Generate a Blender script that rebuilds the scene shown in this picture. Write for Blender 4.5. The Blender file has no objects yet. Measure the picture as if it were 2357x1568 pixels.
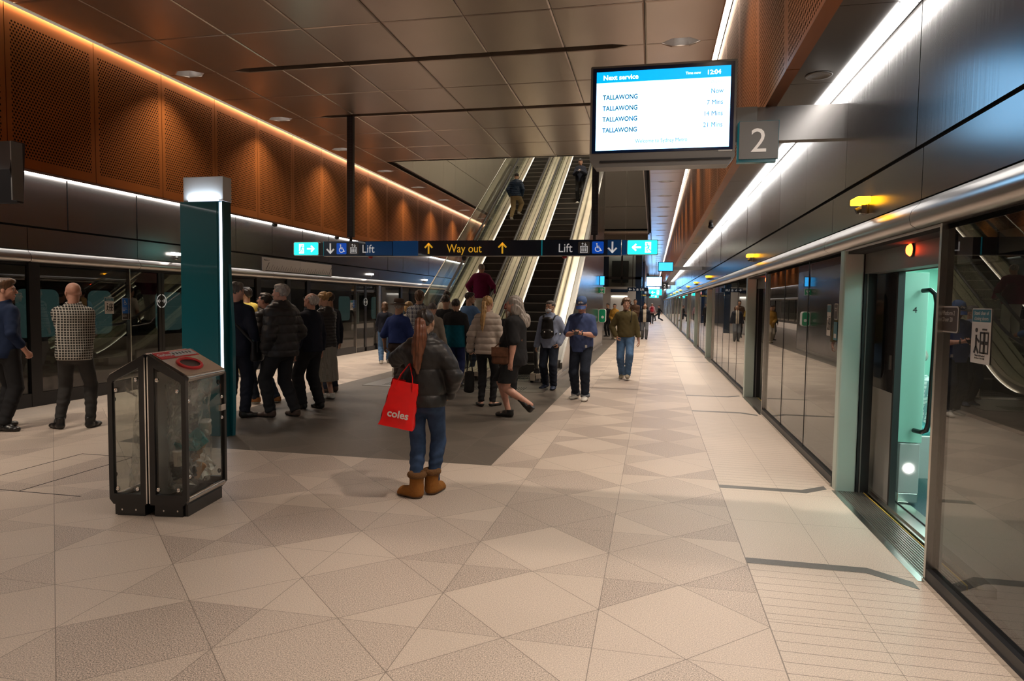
import bpy, math, random
import numpy as np
from mathutils import Vector, Matrix
random.seed(7)
S = bpy.context.scene
COL = S.collection
PI = math.pi

# ------------------------------------------------------------------ camera
CAM_YAW, CAM_PITCH, CAM_ROLL, CAM_F = 0.2071, -0.05816, 0.01252, 1537.5
def cam_axes():
    y, p, r = CAM_YAW, CAM_PITCH, CAM_ROLL
    fw = Vector((-math.sin(y), math.cos(y), 0)); rt = Vector((math.cos(y), math.sin(y), 0)); up = Vector((0, 0, 1))
    fw, up = fw*math.cos(p)+up*math.sin(p), up*math.cos(p)-fw*math.sin(p)
    rt, up = rt*math.cos(r)+up*math.sin(r), up*math.cos(r)-rt*math.sin(r)
    return rt, up, fw
rt, up, fw = cam_axes()
cd = bpy.data.cameras.new('camera'); cam = bpy.data.objects.new('camera', cd); COL.objects.link(cam)
cam.matrix_world = Matrix(((rt.x, up.x, -fw.x, 0), (rt.y, up.y, -fw.y, 0), (rt.z, up.z, -fw.z, 1.65), (0, 0, 0, 1)))
cd.sensor_width = 36.0; cd.lens = CAM_F*36/2357; cd.clip_start = .05; cd.clip_end = 400
S.camera = cam

# ------------------------------------------------------------------ world, exposure
w = bpy.data.worlds.new('world'); S.world = w; w.use_nodes = True
w.node_tree.nodes['Background'].inputs[0].default_value = (.9, .8, .72, 1)
w.node_tree.nodes['Background'].inputs[1].default_value = 0.012
vs = S.view_settings
vs.view_transform = 'Standard'; vs.look = 'None'; vs.gamma = 1; vs.use_curve_mapping = False
vs.exposure = 0.5
cy = S.cycles
cy.max_bounces = 7; cy.diffuse_bounces = 3; cy.glossy_bounces = 4; cy.transmission_bounces = 4
cy.transparent_max_bounces = 10; cy.sample_clamp_indirect = 4.0; cy.caustics_reflective = False; cy.caustics_refractive = False
cy.use_denoising = True

# ------------------------------------------------------------------ materials
MATS = {}
def nt(m): return m.node_tree
def mat(name, col, rough=.5, metal=0., emit=0., ecol=None, noise=None, bump=None, spec=None, coat=0., aniso=None, stretch=(1, 1, 1)):
    """noise=(scale, amount) mottles the colour, bump=(scale, strength)"""
    if name in MATS: return MATS[name]
    m = bpy.data.materials.new(name); m.use_nodes = True; MATS[name] = m
    t = m.node_tree; b = t.nodes['Principled BSDF']
    b.inputs['Base Color'].default_value = (*col, 1); b.inputs['Roughness'].default_value = rough
    b.inputs['Metallic'].default_value = metal
    if spec is not None: b.inputs['Specular IOR Level'].default_value = spec
    if coat: b.inputs['Coat Weight'].default_value = coat
    if emit:
        b.inputs['Emission Color'].default_value = (*(ecol or col), 1); b.inputs['Emission Strength'].default_value = emit
    if noise or bump:
        tc = t.nodes.new('ShaderNodeTexCoord'); mp = t.nodes.new('ShaderNodeMapping'); mp.inputs['Scale'].default_value = stretch
        t.links.new(tc.outputs['Object'], mp.inputs[0])
    if noise:
        n = t.nodes.new('ShaderNodeTexNoise'); n.inputs['Scale'].default_value = noise[0]; n.inputs['Detail'].default_value = 3
        t.links.new(mp.outputs[0], n.inputs[0])
        r = t.nodes.new('ShaderNodeMapRange'); r.inputs[1].default_value = .25; r.inputs[2].default_value = .75
        r.inputs[3].default_value = 1-noise[1]; r.inputs[4].default_value = 1+noise[1]
        t.links.new(n.outputs[0], r.inputs[0])
        x = t.nodes.new('ShaderNodeVectorMath'); x.operation = 'SCALE'; x.inputs[0].default_value = col
        t.links.new(r.outputs[0], x.inputs['Scale']); t.links.new(x.outputs[0], b.inputs['Base Color'])
    if bump:
        n = t.nodes.new('ShaderNodeTexNoise'); n.inputs['Scale'].default_value = bump[0]; n.inputs['Detail'].default_value = 2
        t.links.new(mp.outputs[0], n.inputs[0])
        q = t.nodes.new('ShaderNodeBump'); q.inputs['Strength'].default_value = bump[1]; q.inputs['Distance'].default_value = .01
        t.links.new(n.outputs[0], q.inputs['Height']); t.links.new(q.outputs[0], b.inputs['Normal'])
    return m

class NG:
    """tiny node-math helper"""
    def __init__(s, m): s.t = m.node_tree; s.b = s.t.nodes['Principled BSDF']
    def n(s, typ, **kw):
        k = s.t.nodes.new(typ)
        for a, v in kw.items(): setattr(k, a, v)
        return k
    def link(s, a, b): s.t.links.new(a, b)
    def m(s, op, a, b=None, c=None):
        k = s.t.nodes.new('ShaderNodeMath'); k.operation = op
        for i, v in enumerate((a, b, c)):
            if v is None: continue
            if isinstance(v, (int, float)): k.inputs[i].default_value = v
            else: s.t.links.new(v, k.inputs[i])
        return k.outputs[0]
    def obj(s):
        tc = s.n('ShaderNodeTexCoord'); sp = s.n('ShaderNodeSeparateXYZ'); s.link(tc.outputs['Object'], sp.inputs[0])
        return tc, sp.outputs[0], sp.outputs[1], sp.outputs[2]
    def mix(s, f, a, b):
        k = s.n('ShaderNodeMix', data_type='RGBA')
        for i, v in ((0, f), (6, a), (7, b)):
            if isinstance(v, tuple): k.inputs[i].default_value = (*v, 1)
            elif isinstance(v, (int, float)): k.inputs[i].default_value = v
            else: s.link(v, k.inputs[i])
        return k.outputs[2]

def glass_mat(name, tint=(.8, .85, .85), ior=1.6, rough=0.0, refl=1.0):
    if name in MATS: return MATS[name]
    m = bpy.data.materials.new(name); m.use_nodes = True; MATS[name] = m
    t = m.node_tree; t.nodes.clear()
    o = t.nodes.new('ShaderNodeOutputMaterial'); mx = t.nodes.new('ShaderNodeMixShader')
    tr = t.nodes.new('ShaderNodeBsdfTransparent'); gl = t.nodes.new('ShaderNodeBsdfGlossy'); fr = t.nodes.new('ShaderNodeFresnel')
    tr.inputs[0].default_value = (*tint, 1); gl.inputs['Roughness'].default_value = rough
    gl.inputs['Color'].default_value = (refl, refl, refl, 1); fr.inputs[0].default_value = ior
    ge = t.nodes.new('ShaderNodeNewGeometry'); mu = t.nodes.new('ShaderNodeMath'); mu.operation = 'SUBTRACT'; mu.use_clamp = True     # only the entering side reflects
    t.links.new(fr.outputs[0], mu.inputs[0]); t.links.new(ge.outputs['Backfacing'], mu.inputs[1])
    t.links.new(mu.outputs[0], mx.inputs[0]); t.links.new(tr.outputs[0], mx.inputs[1]); t.links.new(gl.outputs[0], mx.inputs[2])
    t.links.new(mx.outputs[0], o.inputs[0])
    return m

# ------------------------------------------------------------------ objects
def setp(o, label=None, cat=None, group=None, kind=None):
    if label: o['label'] = label
    if cat: o['category'] = cat
    if group: o['group'] = group
    if kind: o['kind'] = kind
    return o
def empty(name, loc=(0, 0, 0), rz=0, label=None, cat=None, group=None):
    o = bpy.data.objects.new(name, None); COL.objects.link(o); o.location = loc; o.rotation_euler = (0, 0, rz)
    o.empty_display_size = .1
    return setp(o, label, cat, group)
def frame(d):
    d = Vector(d).normalized(); a = Vector((0, 0, 1)) if abs(d.z) < .9 else Vector((1, 0, 0))
    u = d.cross(a).normalized(); return u, d.cross(u).normalized(), d

class MB:
    def __init__(s): s.v = []; s.f = []; s.mi = []; s.mats = []; s.sm = []
    def mid(s, m):
        if m not in s.mats: s.mats.append(m)
        return s.mats.index(m)
    def add(s, vs_, fs, m, smooth=False, M=None):
        o = len(s.v); k = s.mid(m)
        for p in vs_: s.v.append(tuple(M @ Vector(p)) if M is not None else tuple(p))
        for f in fs: s.f.append(tuple(i+o for i in f)); s.mi.append(k); s.sm.append(smooth)
    def box(s, x0, x1, y0, y1, z0, z1, m, M=None):
        vs_ = [(x, y, z) for z in (z0, z1) for y in (y0, y1) for x in (x0, x1)]
        s.add(vs_, [(0, 2, 3, 1), (4, 5, 7, 6), (0, 1, 5, 4), (2, 6, 7, 3), (0, 4, 6, 2), (1, 3, 7, 5)], m, M=M); return s
    def rbox(s, x0, x1, y0, y1, z0, z1, r, m, axis='y', M=None, n=4):
        """box with rounded corners in the plane across `axis`"""
        A = {'y': ((x0, x1), (z0, z1), (y0, y1)), 'z': ((x0, x1), (y0, y1), (z0, z1)), 'x': ((y0, y1), (z0, z1), (x0, x1))}[axis]
        poly = rrect(A[0][0], A[0][1], A[1][0], A[1][1], r, n)
        s.prism(poly, A[2][0], A[2][1], m, axis, M); return s
    def prism(s, poly, a, b, m, axis='y', M=None, smooth=False):
        def P(p, h): return {'y': (p[0], h, p[1]), 'z': (p[0], p[1], h), 'x': (h, p[0], p[1])}[axis]
        n = len(poly)
        vs_ = [P(p, a) for p in poly]+[P(p, b) for p in poly]
        ar = sum(poly[i][0]*poly[(i+1) % n][1]-poly[(i+1) % n][0]*poly[i][1] for i in range(n))
        flip = (ar > 0) == (axis in ('y',))
        fs = [tuple(range(n)), tuple(range(2*n-1, n-1, -1))]+[(i, i+n, (i+1) % n+n, (i+1) % n) for i in range(n)]
        if not flip: fs = [tuple(reversed(f)) for f in fs]
        if b < a: fs = [tuple(reversed(f)) for f in fs]
        if smooth: s.add(vs_, fs[:2], m, False, M); s.add(vs_, fs[2:], m, True, M)
        else: s.add(vs_, fs, m, False, M)
        return s
    def tube(s, pts, r, m, n=10, M=None, closed=False, caps=True, flat=None):
        """tube along a polyline; r number or list; flat=(u scale, v scale)"""
        pts = [Vector(p) for p in pts]; N = len(pts); rs = r if isinstance(r, (list, tuple)) else [r]*N
        d0 = (pts[1]-pts[0]).normalized(); u, v, _ = frame(d0); vs_ = []; fs = []
        for i, p in enumerate(pts):
            if closed: d = (pts[(i+1) % N]-pts[i-1]).normalized()
            else: d = ((pts[min(i+1, N-1)]-pts[max(i-1, 0)])).normalized()
            u = (u-d*u.dot(d)).normalized(); v = d.cross(u)
            a, b = flat or (1, 1)
            for k in range(n):
                t = 2*PI*k/n; vs_.append(p+u*math.cos(t)*rs[i]*a+v*math.sin(t)*rs[i]*b)
        for i in range(N if closed else N-1):
            j = (i+1) % N
            for k in range(n): fs.append((i*n+k, i*n+(k+1) % n, j*n+(k+1) % n, j*n+k))
        s.add(vs_, fs, m, True, M)
        if caps and not closed:
            s.add(vs_[:n], [tuple(reversed(range(n)))], m, False, M); s.add(vs_[-n:], [tuple(range(n))], m, False, M)
        return s
    def cyl(s, a, b, r, m, r2=None, n=20, M=None): return s.tube([a, b], [r, r if r2 is None else r2], m, n, M)
    def lathe(s, prof, m, n=24, M=None, smooth=True):
        vs_ = []; fs = []
        for (r, z) in prof:
            for k in range(n): t = 2*PI*k/n; vs_.append((r*math.cos(t), r*math.sin(t), z))
        for i in range(len(prof)-1):
            for k in range(n): fs.append((i*n+k, i*n+(k+1) % n, (i+1)*n+(k+1) % n, (i+1)*n+k))
        fs.append(tuple(reversed(range(n)))); fs.append(tuple(range((len(prof)-1)*n, len(prof)*n)))
        s.add(vs_, fs, m, smooth, M); return s
    def grid(s, rows, m, smooth=True, M=None):
        h = len(rows); wd = len(rows[0]); vs_ = [p for r in rows for p in r]
        s.add(vs_, [(i*wd+j, i*wd+j+1, (i+1)*wd+j+1, (i+1)*wd+j) for i in range(h-1) for j in range(wd-1)], m, smooth, M); return s
    def stroke(s, pts, wd, y0, y1, m, M=None):
        """flat ribbon of width wd through 2D points (x,z), extruded y0..y1"""
        for (a, b) in zip(pts[:-1], pts[1:]):
            dx, dz = b[0]-a[0], b[1]-a[1]; L = math.hypot(dx, dz) or 1; nx, nz = -dz/L*wd/2, dx/L*wd/2
            ex, ez = dx/L*wd*.35, dz/L*wd*.35
            s.prism([(a[0]+nx-ex, a[1]+nz-ez), (a[0]-nx-ex, a[1]-nz-ez), (b[0]-nx+ex, b[1]-nz+ez), (b[0]+nx+ex, b[1]+nz+ez)], y0, y1, m, M=M)
        return s
    def disc(s, cx, cz, r, y0, y1, m, M=None, n=20):
        return s.prism([(cx+r*math.cos(2*PI*k/n), cz+r*math.sin(2*PI*k/n)) for k in range(n)], y0, y1, m, M=M)
    def ring(s, cx, cz, r, wd, y0, y1, m, a0=0, a1=360, n=24, M=None):
        return s.stroke([(cx+r*math.cos(math.radians(a0+(a1-a0)*k/n)), cz+r*math.sin(math.radians(a0+(a1-a0)*k/n))) for k in range(n+1)], wd, y0, y1, m, M)
    def build(s, name, parent=None, kind=None, label=None, cat=None, group=None, bevel=0, loc=None, rz=0, bseg=2):
        me = bpy.data.meshes.new(name); me.from_pydata(s.v, [], s.f)
        for m in s.mats: me.materials.append(m)
        me.polygons.foreach_set('material_index', s.mi); me.polygons.foreach_set('use_smooth', s.sm)
        me.update()
        o = bpy.data.objects.new(name, me); COL.objects.link(o)
        if parent: o.parent = parent
        if loc: o.location = loc
        if rz: o.rotation_euler = (0, 0, rz)
        if bevel:
            b = o.modifiers.new('bevel', 'BEVEL'); b.width = bevel; b.segments = bseg; b.limit_method = 'ANGLE'; b.angle_limit = .7
        return setp(o, label, cat, group, kind)
def rrect(x0, x1, z0, z1, r, n=4):
    o = []
    for cx, cz, a in ((x1-r, z1-r, 0), (x0+r, z1-r, 90), (x0+r, z0+r, 180), (x1-r, z0+r, 270)):
        for k in range(n+1): t = math.radians(a+90*k/n); o.append((cx+r*math.cos(t), cz+r*math.sin(t)))
    return o
def copy_tree(o, parent=None):
    c = o.copy(); COL.objects.link(c)
    if parent is not None: c.parent = parent
    for ch in o.children: copy_tree(ch, c)
    return c
def text(body, size, m, parent, loc, rz=0, rx=PI/2, align='LEFT', name='lettering', depth=.001, label=None, wide=1.0, bold=0.0):
    cu = bpy.data.curves.new('t', 'FONT'); cu.body = body; cu.size = size; cu.align_x = align; cu.extrude = depth
    cu.offset = bold; cu.resolution_u = 3
    t = bpy.data.objects.new('t', cu); COL.objects.link(t); bpy.context.view_layer.update()
    me = bpy.data.meshes.new_from_object(t); bpy.data.objects.remove(t); bpy.data.curves.remove(cu)
    me.materials.clear(); me.materials.append(m)
    o = bpy.data.objects.new(name, me); COL.objects.link(o)
    if parent: o.parent = parent
    o.location = loc; o.rotation_euler = (rx, 0, rz); o.scale = (wide, 1, 1)
    if label: o['label'] = label
    return o
# ------------------------------------------------------------------ dimensions
XR, XL, ZC = 1.63, -8.96, 5.39
CR, CL = .885, -8.215                # copper faces
Y0, Y1 = -9.0, 112.0
YO0, YO1, XO0, XO1 = 17.3, 37.4, -6.93, -.37      # stairwell opening in the ceiling
DOORS_R = [5.35, 11.5, 20.5, 26.5, 32.5, 41.5, 47.5, 53.5, 62.5, 68.5, 74.5, 83.5, 89.5, 95.5, 104.5]
# ------------------------------------------------------------------ materials
M_wall = mat('brushed_dark_metal', (.19, .175, .168), .24, .88, bump=(26, .06), stretch=(1, 1, .02))
M_fascia = mat('smooth_dark_metal', (.19, .178, .17), .24, .85)
M_tube = mat('header_tube_metal', (.42, .39, .37), .28, .95)
M_back = mat('black_void', (.006, .006, .007), .8)
M_black = mat('black_paint', (.012, .012, .014), .4)
M_rubber = mat('black_rubber', (.015, .015, .016), .55)
M_steel = mat('stainless', (.62, .6, .57), .25, 1.0)
M_chrome = mat('chrome', (.8, .78, .75), .12, 1.0)
M_deck = mat('escalator_stainless', (.66, .58, .46), .34, .45, noise=(3, .15), stretch=(1, .3, 1))
M_ceil = mat('ceiling_panel', (.44, .355, .30), .30, .7, noise=(.6, .08))
M_shaft = mat('stairwell_panel', (.50, .46, .40), .55)
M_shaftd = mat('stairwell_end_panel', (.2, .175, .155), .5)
M_soffit = mat('soffit_panel', (.10, .088, .08), .32, .7)
M_mint = mat('mint_post', (.50, .60, .56), .35, .3)
M_white = mat('white_paint', (.78, .78, .76), .45)
M_grey = mat('grey_panel', (.17, .165, .16), .4, .3)
M_lgrey = mat('light_grey_panel', (.45, .44, .43), .45)
M_plate = mat('ribbed_plate', (.30, .29, .27), .33, .85)
M_led = mat('led_white', (1, 1, 1), .5, 0, 8.0, (1, .97, .93))
M_ledw = mat('led_warm', (1, .8, .6), .5, 0, 18.0, (1, .82, .60))
M_ledr = mat('led_slot', (1, .9, .75), .5, 0, 7.0, (1, .84, .66))
M_lampd = mat('downlight_lens', (1, 1, 1), .5, 0, 6.0, (1, .95, .88))
M_glass = glass_mat('screen_glass', (.62, .64, .62), 2.0)
M_glassd = glass_mat('screen_glass_dark', (.62, .62, .60), 1.75)
M_gclear = glass_mat('clear_glass', (.90, .94, .90), 1.5)
M_poly = glass_mat('polycarbonate', (.86, .87, .85), 1.45)
M_amber = mat('amber_lamp', (1, .45, .02), .4, 0, 6.0, (1, .42, .01))
M_red = mat('red_lamp', (1, .03, .01), .4, 0, 14.0, (1, .06, .01))
M_teal = mat('teal_panel', (.0, .135, .185), .32, coat=.3)
M_navy = mat('sign_navy', (.008, .024, .06), .25, coat=.4)
M_bsheen = mat('sign_blue', (.0, .045, .14), .3, 0, .05, (0, .2, .7))  # LED reflection on the navy sign, painted as blue with a faint glow
M_wblue = mat('pictogram_blue', (.0, .09, .55), .4, 0, .25, (0, .1, .75))
M_lgs = mat('sign_grey_text', (.6, .6, .6), .5, 0, .28, (.75, .75, .75))
M_ambt = mat('sign_amber_text', (.75, .42, .03), .5, 0, .35, (.95, .5, .03))
M_gbox = mat('pictogram_grey', (.10, .10, .105), .5)
M_exit = mat('exit_sign_lit', (.0, .5, .45), .4, 0, 1.0, (.02, .75, .68))
M_exitw = mat('exit_sign_white', (1, 1, 1), .4, 0, 1.3, (.85, 1, .98))
M_granite_i = mat('dark_granite_inlay', (.13, .122, .115), .4, noise=(180, .25))
M_track = mat('track_dark', (.02, .019, .018), .8)

def copper(name, yoff):
    m = mat(name, (.37, .115, .026), .36, .75, noise=(1.1, .16)); g = NG(m); t = m.node_tree
    tc, x, y, z = g.obj()
    P = .046
    b = g.m('DIVIDE', z, P*.866); row = g.m('FLOOR', b); par = g.m('MODULO', g.m('ABSOLUTE', row), 2.0)
    a = g.m('ADD', g.m('DIVIDE', y, P), g.m('MULTIPLY', par, .5))
    fa = g.m('SUBTRACT', g.m('FRACT', a), .5); fb = g.m('MULTIPLY', g.m('SUBTRACT', g.m('FRACT', b), .5), .866)
    d = g.m('SQRT', g.m('ADD', g.m('MULTIPLY', fa, fa), g.m('MULTIPLY', fb, fb)))
    hole = g.m('LESS_THAN', d, .29)
    py = g.m('MULTIPLY', g.m('FRACT', g.m('DIVIDE', y, 1.4)), 1.4)
    inside = g.m('MULTIPLY', g.m('GREATER_THAN', py, .075), g.m('LESS_THAN', py, 1.325))
    inside = g.m('MULTIPLY', inside, g.m('MULTIPLY', g.m('GREATER_THAN', z, 3.48), g.m('LESS_THAN', z, 5.22)))
    hole = g.m('MULTIPLY', hole, inside)
    src = g.b.inputs['Base Color'].links[0].from_socket
    g.link(g.mix(hole, src, (.012, .006, .003)), g.b.inputs['Base Color'])
    g.link(g.m('SUBTRACT', .75, g.m('MULTIPLY', hole, .75)), g.b.inputs['Metallic'])
    g.link(g.m('ADD', .36, g.m('MULTIPLY', hole, .5)), g.b.inputs['Roughness'])
    g.link(g.m('SUBTRACT', .5, g.m('MULTIPLY', hole, .5)), g.b.inputs['Specular IOR Level'])
    return m
M_copper = copper('perforated_copper', 0)
M_copperp = mat('plain_copper', (.24, .075, .02), .36, .75)

def floor_mat():
    m = mat('granite_floor', (.4, .36, .32), .42); g = NG(m); t = m.node_tree
    tc, x, y, z = g.obj()
    PX, PY, OX, OY = .875, .833, -.2475, 3.952
    u = g.m('DIVIDE', g.m('SUBTRACT', x, OX), PX); v = g.m('DIVIDE', g.m('SUBTRACT', y, OY), PY)
    iu, iv = g.m('FLOOR', u), g.m('FLOOR', v); fu, fv = g.m('FRACT', u), g.m('FRACT', v)
    au, av = g.m('ABSOLUTE', g.m('SUBTRACT', fu, .5)), g.m('ABSOLUTE', g.m('SUBTRACT', fv, .5))
    sm = g.m('SUBTRACT', g.m('ADD', au, av), .5)
    out = g.m('GREATER_THAN', sm, 0.0)
    q = g.m('ADD', g.m('GREATER_THAN', fu, .5), g.m('MULTIPLY', g.m('GREATER_THAN', fv, .5), 2.0))
    typ = g.m('MULTIPLY', out, g.m('ADD', q, 1.0))
    cx = g.n('ShaderNodeCombineXYZ'); g.link(iu, cx.inputs[0]); g.link(iv, cx.inputs[1]); g.link(typ, cx.inputs[2])
    wn = g.n('ShaderNodeTexWhiteNoise', noise_dimensions='3D'); g.link(cx.outputs[0], wn.inputs[0])
    # joints
    j1 = g.m('LESS_THAN', g.m('ABSOLUTE', sm), .0034)
    ju = g.m('GREATER_THAN', au, .4977); jv = g.m('GREATER_THAN', av, .4981)
    joint = g.m('MAXIMUM', j1, g.m('MAXIMUM', ju, jv))
    # edge slabs beside the screen doors
    edge = g.m('MAXIMUM', g.m('GREATER_THAN', x, .6275), g.m('LESS_THAN', x, -7.96))
    ex = g.m('FRACT', g.m('DIVIDE', g.m('SUBTRACT', x, .6275), .51)); ey = g.m('FRACT', g.m('DIVIDE', g.m('SUBTRACT', y, 5.3), .833))
    ej = g.m('MAXIMUM', g.m('LESS_THAN', ex, .006), g.m('LESS_THAN', ey, .004))
    gr = g.m('LESS_THAN', g.m('FRACT', g.m('DIVIDE', y, .1)), .05)
    zone = None
    for d in DOORS_R[:6]:
        zz = g.m('LESS_THAN', g.m('ABSOLUTE', g.m('SUBTRACT', y, d)), .9)
        zone = zz if zone is None else g.m('MAXIMUM', zone, zz)
    gr = g.m('MULTIPLY', gr, g.m('SUBTRACT', 1.0, zone)); ej = g.m('MAXIMUM', ej, gr)
    bnd = g.m('LESS_THAN', g.m('ABSOLUTE', g.m('SUBTRACT', x, .6275)), .003)
    joint = g.m('MAXIMUM', g.m('ADD', g.m('MULTIPLY', joint, g.m('SUBTRACT', 1.0, edge)), g.m('MULTIPLY', ej, edge)), bnd)
    # dark field in front of the escalators
    dk = g.m('MULTIPLY', g.m('MULTIPLY', g.m('GREATER_THAN', x, -5.93), g.m('LESS_THAN', x, -1.556)), g.m('GREATER_THAN', y, 6.451))
    # speckle
    n = g.n('ShaderNodeTexNoise'); n.inputs['Scale'].default_value = 165; n.inputs['Detail'].default_value = 1; n.inputs['Roughness'].default_value = .8
    g.link(tc.outputs['Object'], n.inputs[0])
    n2 = g.n('ShaderNodeTexNoise'); n2.inputs['Scale'].default_value = .7; g.link(tc.outputs['Object'], n2.inputs[0])
    sel = g.m('FLOOR', g.m('MULTIPLY', wn.outputs[0], 3.0))         # 0 1 2
    sel = g.m('MULTIPLY', sel, g.m('SUBTRACT', 1.0, edge))
    base = g.mix(g.m('MULTIPLY', sel, .5), (.53, .44, .37), (.405, .33, .28))
    base = g.mix(edge, base, (.54, .455, .385))
    dark = g.mix(g.m('MULTIPLY', sel, .5), (.125, .105, .088), (.10, .085, .072))
    base = g.mix(dk, base, dark)
    amp = g.m('ADD', .7, g.m('MULTIPLY', sel, .65))
    f = g.m('ADD', 1.0, g.m('MULTIPLY', g.m('SUBTRACT', n.outputs[0], .5), g.m('MULTIPLY', amp, 2.2)))
    f = g.m('MULTIPLY', f, g.m('ADD', .84, g.m('MULTIPLY', n2.outputs[0], .3)))
    sc = g.n('ShaderNodeVectorMath', operation='SCALE'); g.link(base, sc.inputs[0]); g.link(f, sc.inputs['Scale'])
    jc = g.mix(dk, (.12, .095, .075), (.19, .165, .14))
    g.link(g.mix(g.m('MULTIPLY', joint, .8), sc.outputs[0], jc), g.b.inputs['Base Color'])
    g.link(g.m('ADD', .36, g.m('MULTIPLY', n.outputs[0], .16)), g.b.inputs['Roughness'])
    g.b.inputs['Specular IOR Level'].default_value = .55
    return m
M_floor = floor_mat()

# ------------------------------------------------------------------ floor and its inlays
f = MB(); f.box(XL-.02, XR+.0, Y0, Y1, -.12, 0, M_floor); f.build('floor', kind='structure')
t = MB()
for yc in DOORS_R[:7]:
    for s_, off in ((1, -1), (-1, 1)):
        ya = yc+off*.94; yb = ya+s_*.09
        poly = [(.63, ya), (1.33, ya), (1.565, yc+off*1.13), (1.565, yc+off*1.02), (1.36, yb), (.63, yb)]
        if s_ < 0: poly = poly[::-1]
        t.prism(poly, 0, .0015, M_granite_i, 'z')
t.build('trim_1', kind='structure')
t = MB()
for a, b in (((-5.82, 5.85), (-4.59, 5.85)), ((-5.82, 4.58), (-4.59, 4.58)), ((-5.82, 4.58), (-5.82, 5.85)), ((-5.20, 4.58), (-5.20, 5.85))):
    t.box(min(a[0], b[0])-.006, max(a[0], b[0])+.006, min(a[1], b[1])-.006, max(a[1], b[1])+.006, 0, .0012, M_back)
t.build('trim_2', kind='structure')

# ------------------------------------------------------------------ ceiling of metal panels with notches for lamps and slots
CX = [.80]+[-.2-1.165*k for k in range(7)]+[-8.12]
CY = [10.08+1.4*k for k in range(-14, 6)]+[YO0]+[18.48+1.395*k for k in range(14)]
CY = [round(c, 3) for c in CY]
while CY[-1] < Y1-2.4: CY.append(round(CY[-1]+1.4, 3))
LAMPS = []
def lamp_lines():
    for i, yl in enumerate(CY):
        k = round((yl-10.08)/1.4)
        if k % 2 == 0: yield yl
LINES = list(lamp_lines())
SLOTS = {10.08: (-6.86, -.45), 12.88: (-6.82, -.30), 7.28: (-6.86, -.45)}
def gapw(x, yl):
    g = .004
    if round(yl, 2) in SLOTS:
        a, b = SLOTS[round(yl, 2)]
        if a < x < b: g = max(g, min(1, (x-a)/.22, (b-x)/.22)*.085)
    if yl in LINES:
        for c in ((.30,) if round(yl, 2) == 7.28 else (.30, -7.70)):
            d = abs(x-c)
            if d < .27: g = max(g, min(1, (.27-d)/.15)*.15)
    return g
def breaks(x0, x1, yl):
    pts = [x0, x1]
    if round(yl, 2) in SLOTS:
        a, b = SLOTS[round(yl, 2)]; pts += [a, a+.22, b-.22, b]
    if yl in LINES:
        for c in (.30, -7.70, -3.10): pts += [c-.27, c-.12, c+.12, c+.27]
    return sorted(set(p for p in pts if x0 <= p <= x1))
c = MB()
for ci in range(len(CX)-1):
    x1, x0 = CX[ci]-.004, CX[ci+1]+.004
    for ri in range(len(CY)-1):
        ya, yb = CY[ri], CY[ri+1]
        if ya >= YO0-.01 and yb <= YO1+.6 and x0 >= -7.2 and x1 <= -.1: continue
        lo = [(x, ya+gapw(x, ya)) for x in breaks(x0, x1, ya)]
        hi = [(x, yb-gapw(x, yb)) for x in breaks(x0, x1, yb)]
        poly = lo+hi[::-1]; n = len(poly)
        e = .022; e2 = .007
        cxm, cym = (x0+x1)/2, (ya+yb)/2
        inn = []
        for k_, (px, py) in enumerate(poly):
            inn.append((px+(e if px < x0+.001 else -e if px > x1-.001 else 0), py+(e if k_ < len(lo) else -e)))
        vs_ = [(px, py, ZC+e2) for px, py in poly]+[(px, py, ZC) for px, py in inn]+[(px, py, ZC+.10) for px, py in poly]
        fs = [tuple(range(n, 2*n))[::-1]]+[(k_, (k_+1) % n, n+(k_+1) % n, n+k_)[::-1] for k_ in range(n)]+[(k_, (k_+1) % n, 2*n+(k_+1) % n, 2*n+k_) for k_ in range(n)]
        c.add(vs_, fs, M_ceil)
c.build('ceiling', kind='structure')
# dark plenum above the panels
p = MB()
p.box(-8.3, .95, Y0, YO0, 5.62, 5.7, M_back); p.box(-8.3, -7.02, YO0, YO1, 5.62, 5.7, M_back); p.box(-.33, .95, YO0, YO1, 5.62, 5.7, M_back)
p.box(-8.3, .95, YO1, Y1, 5.62, 5.7, M_back)
p.build('ceiling_plenum', kind='structure')

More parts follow.
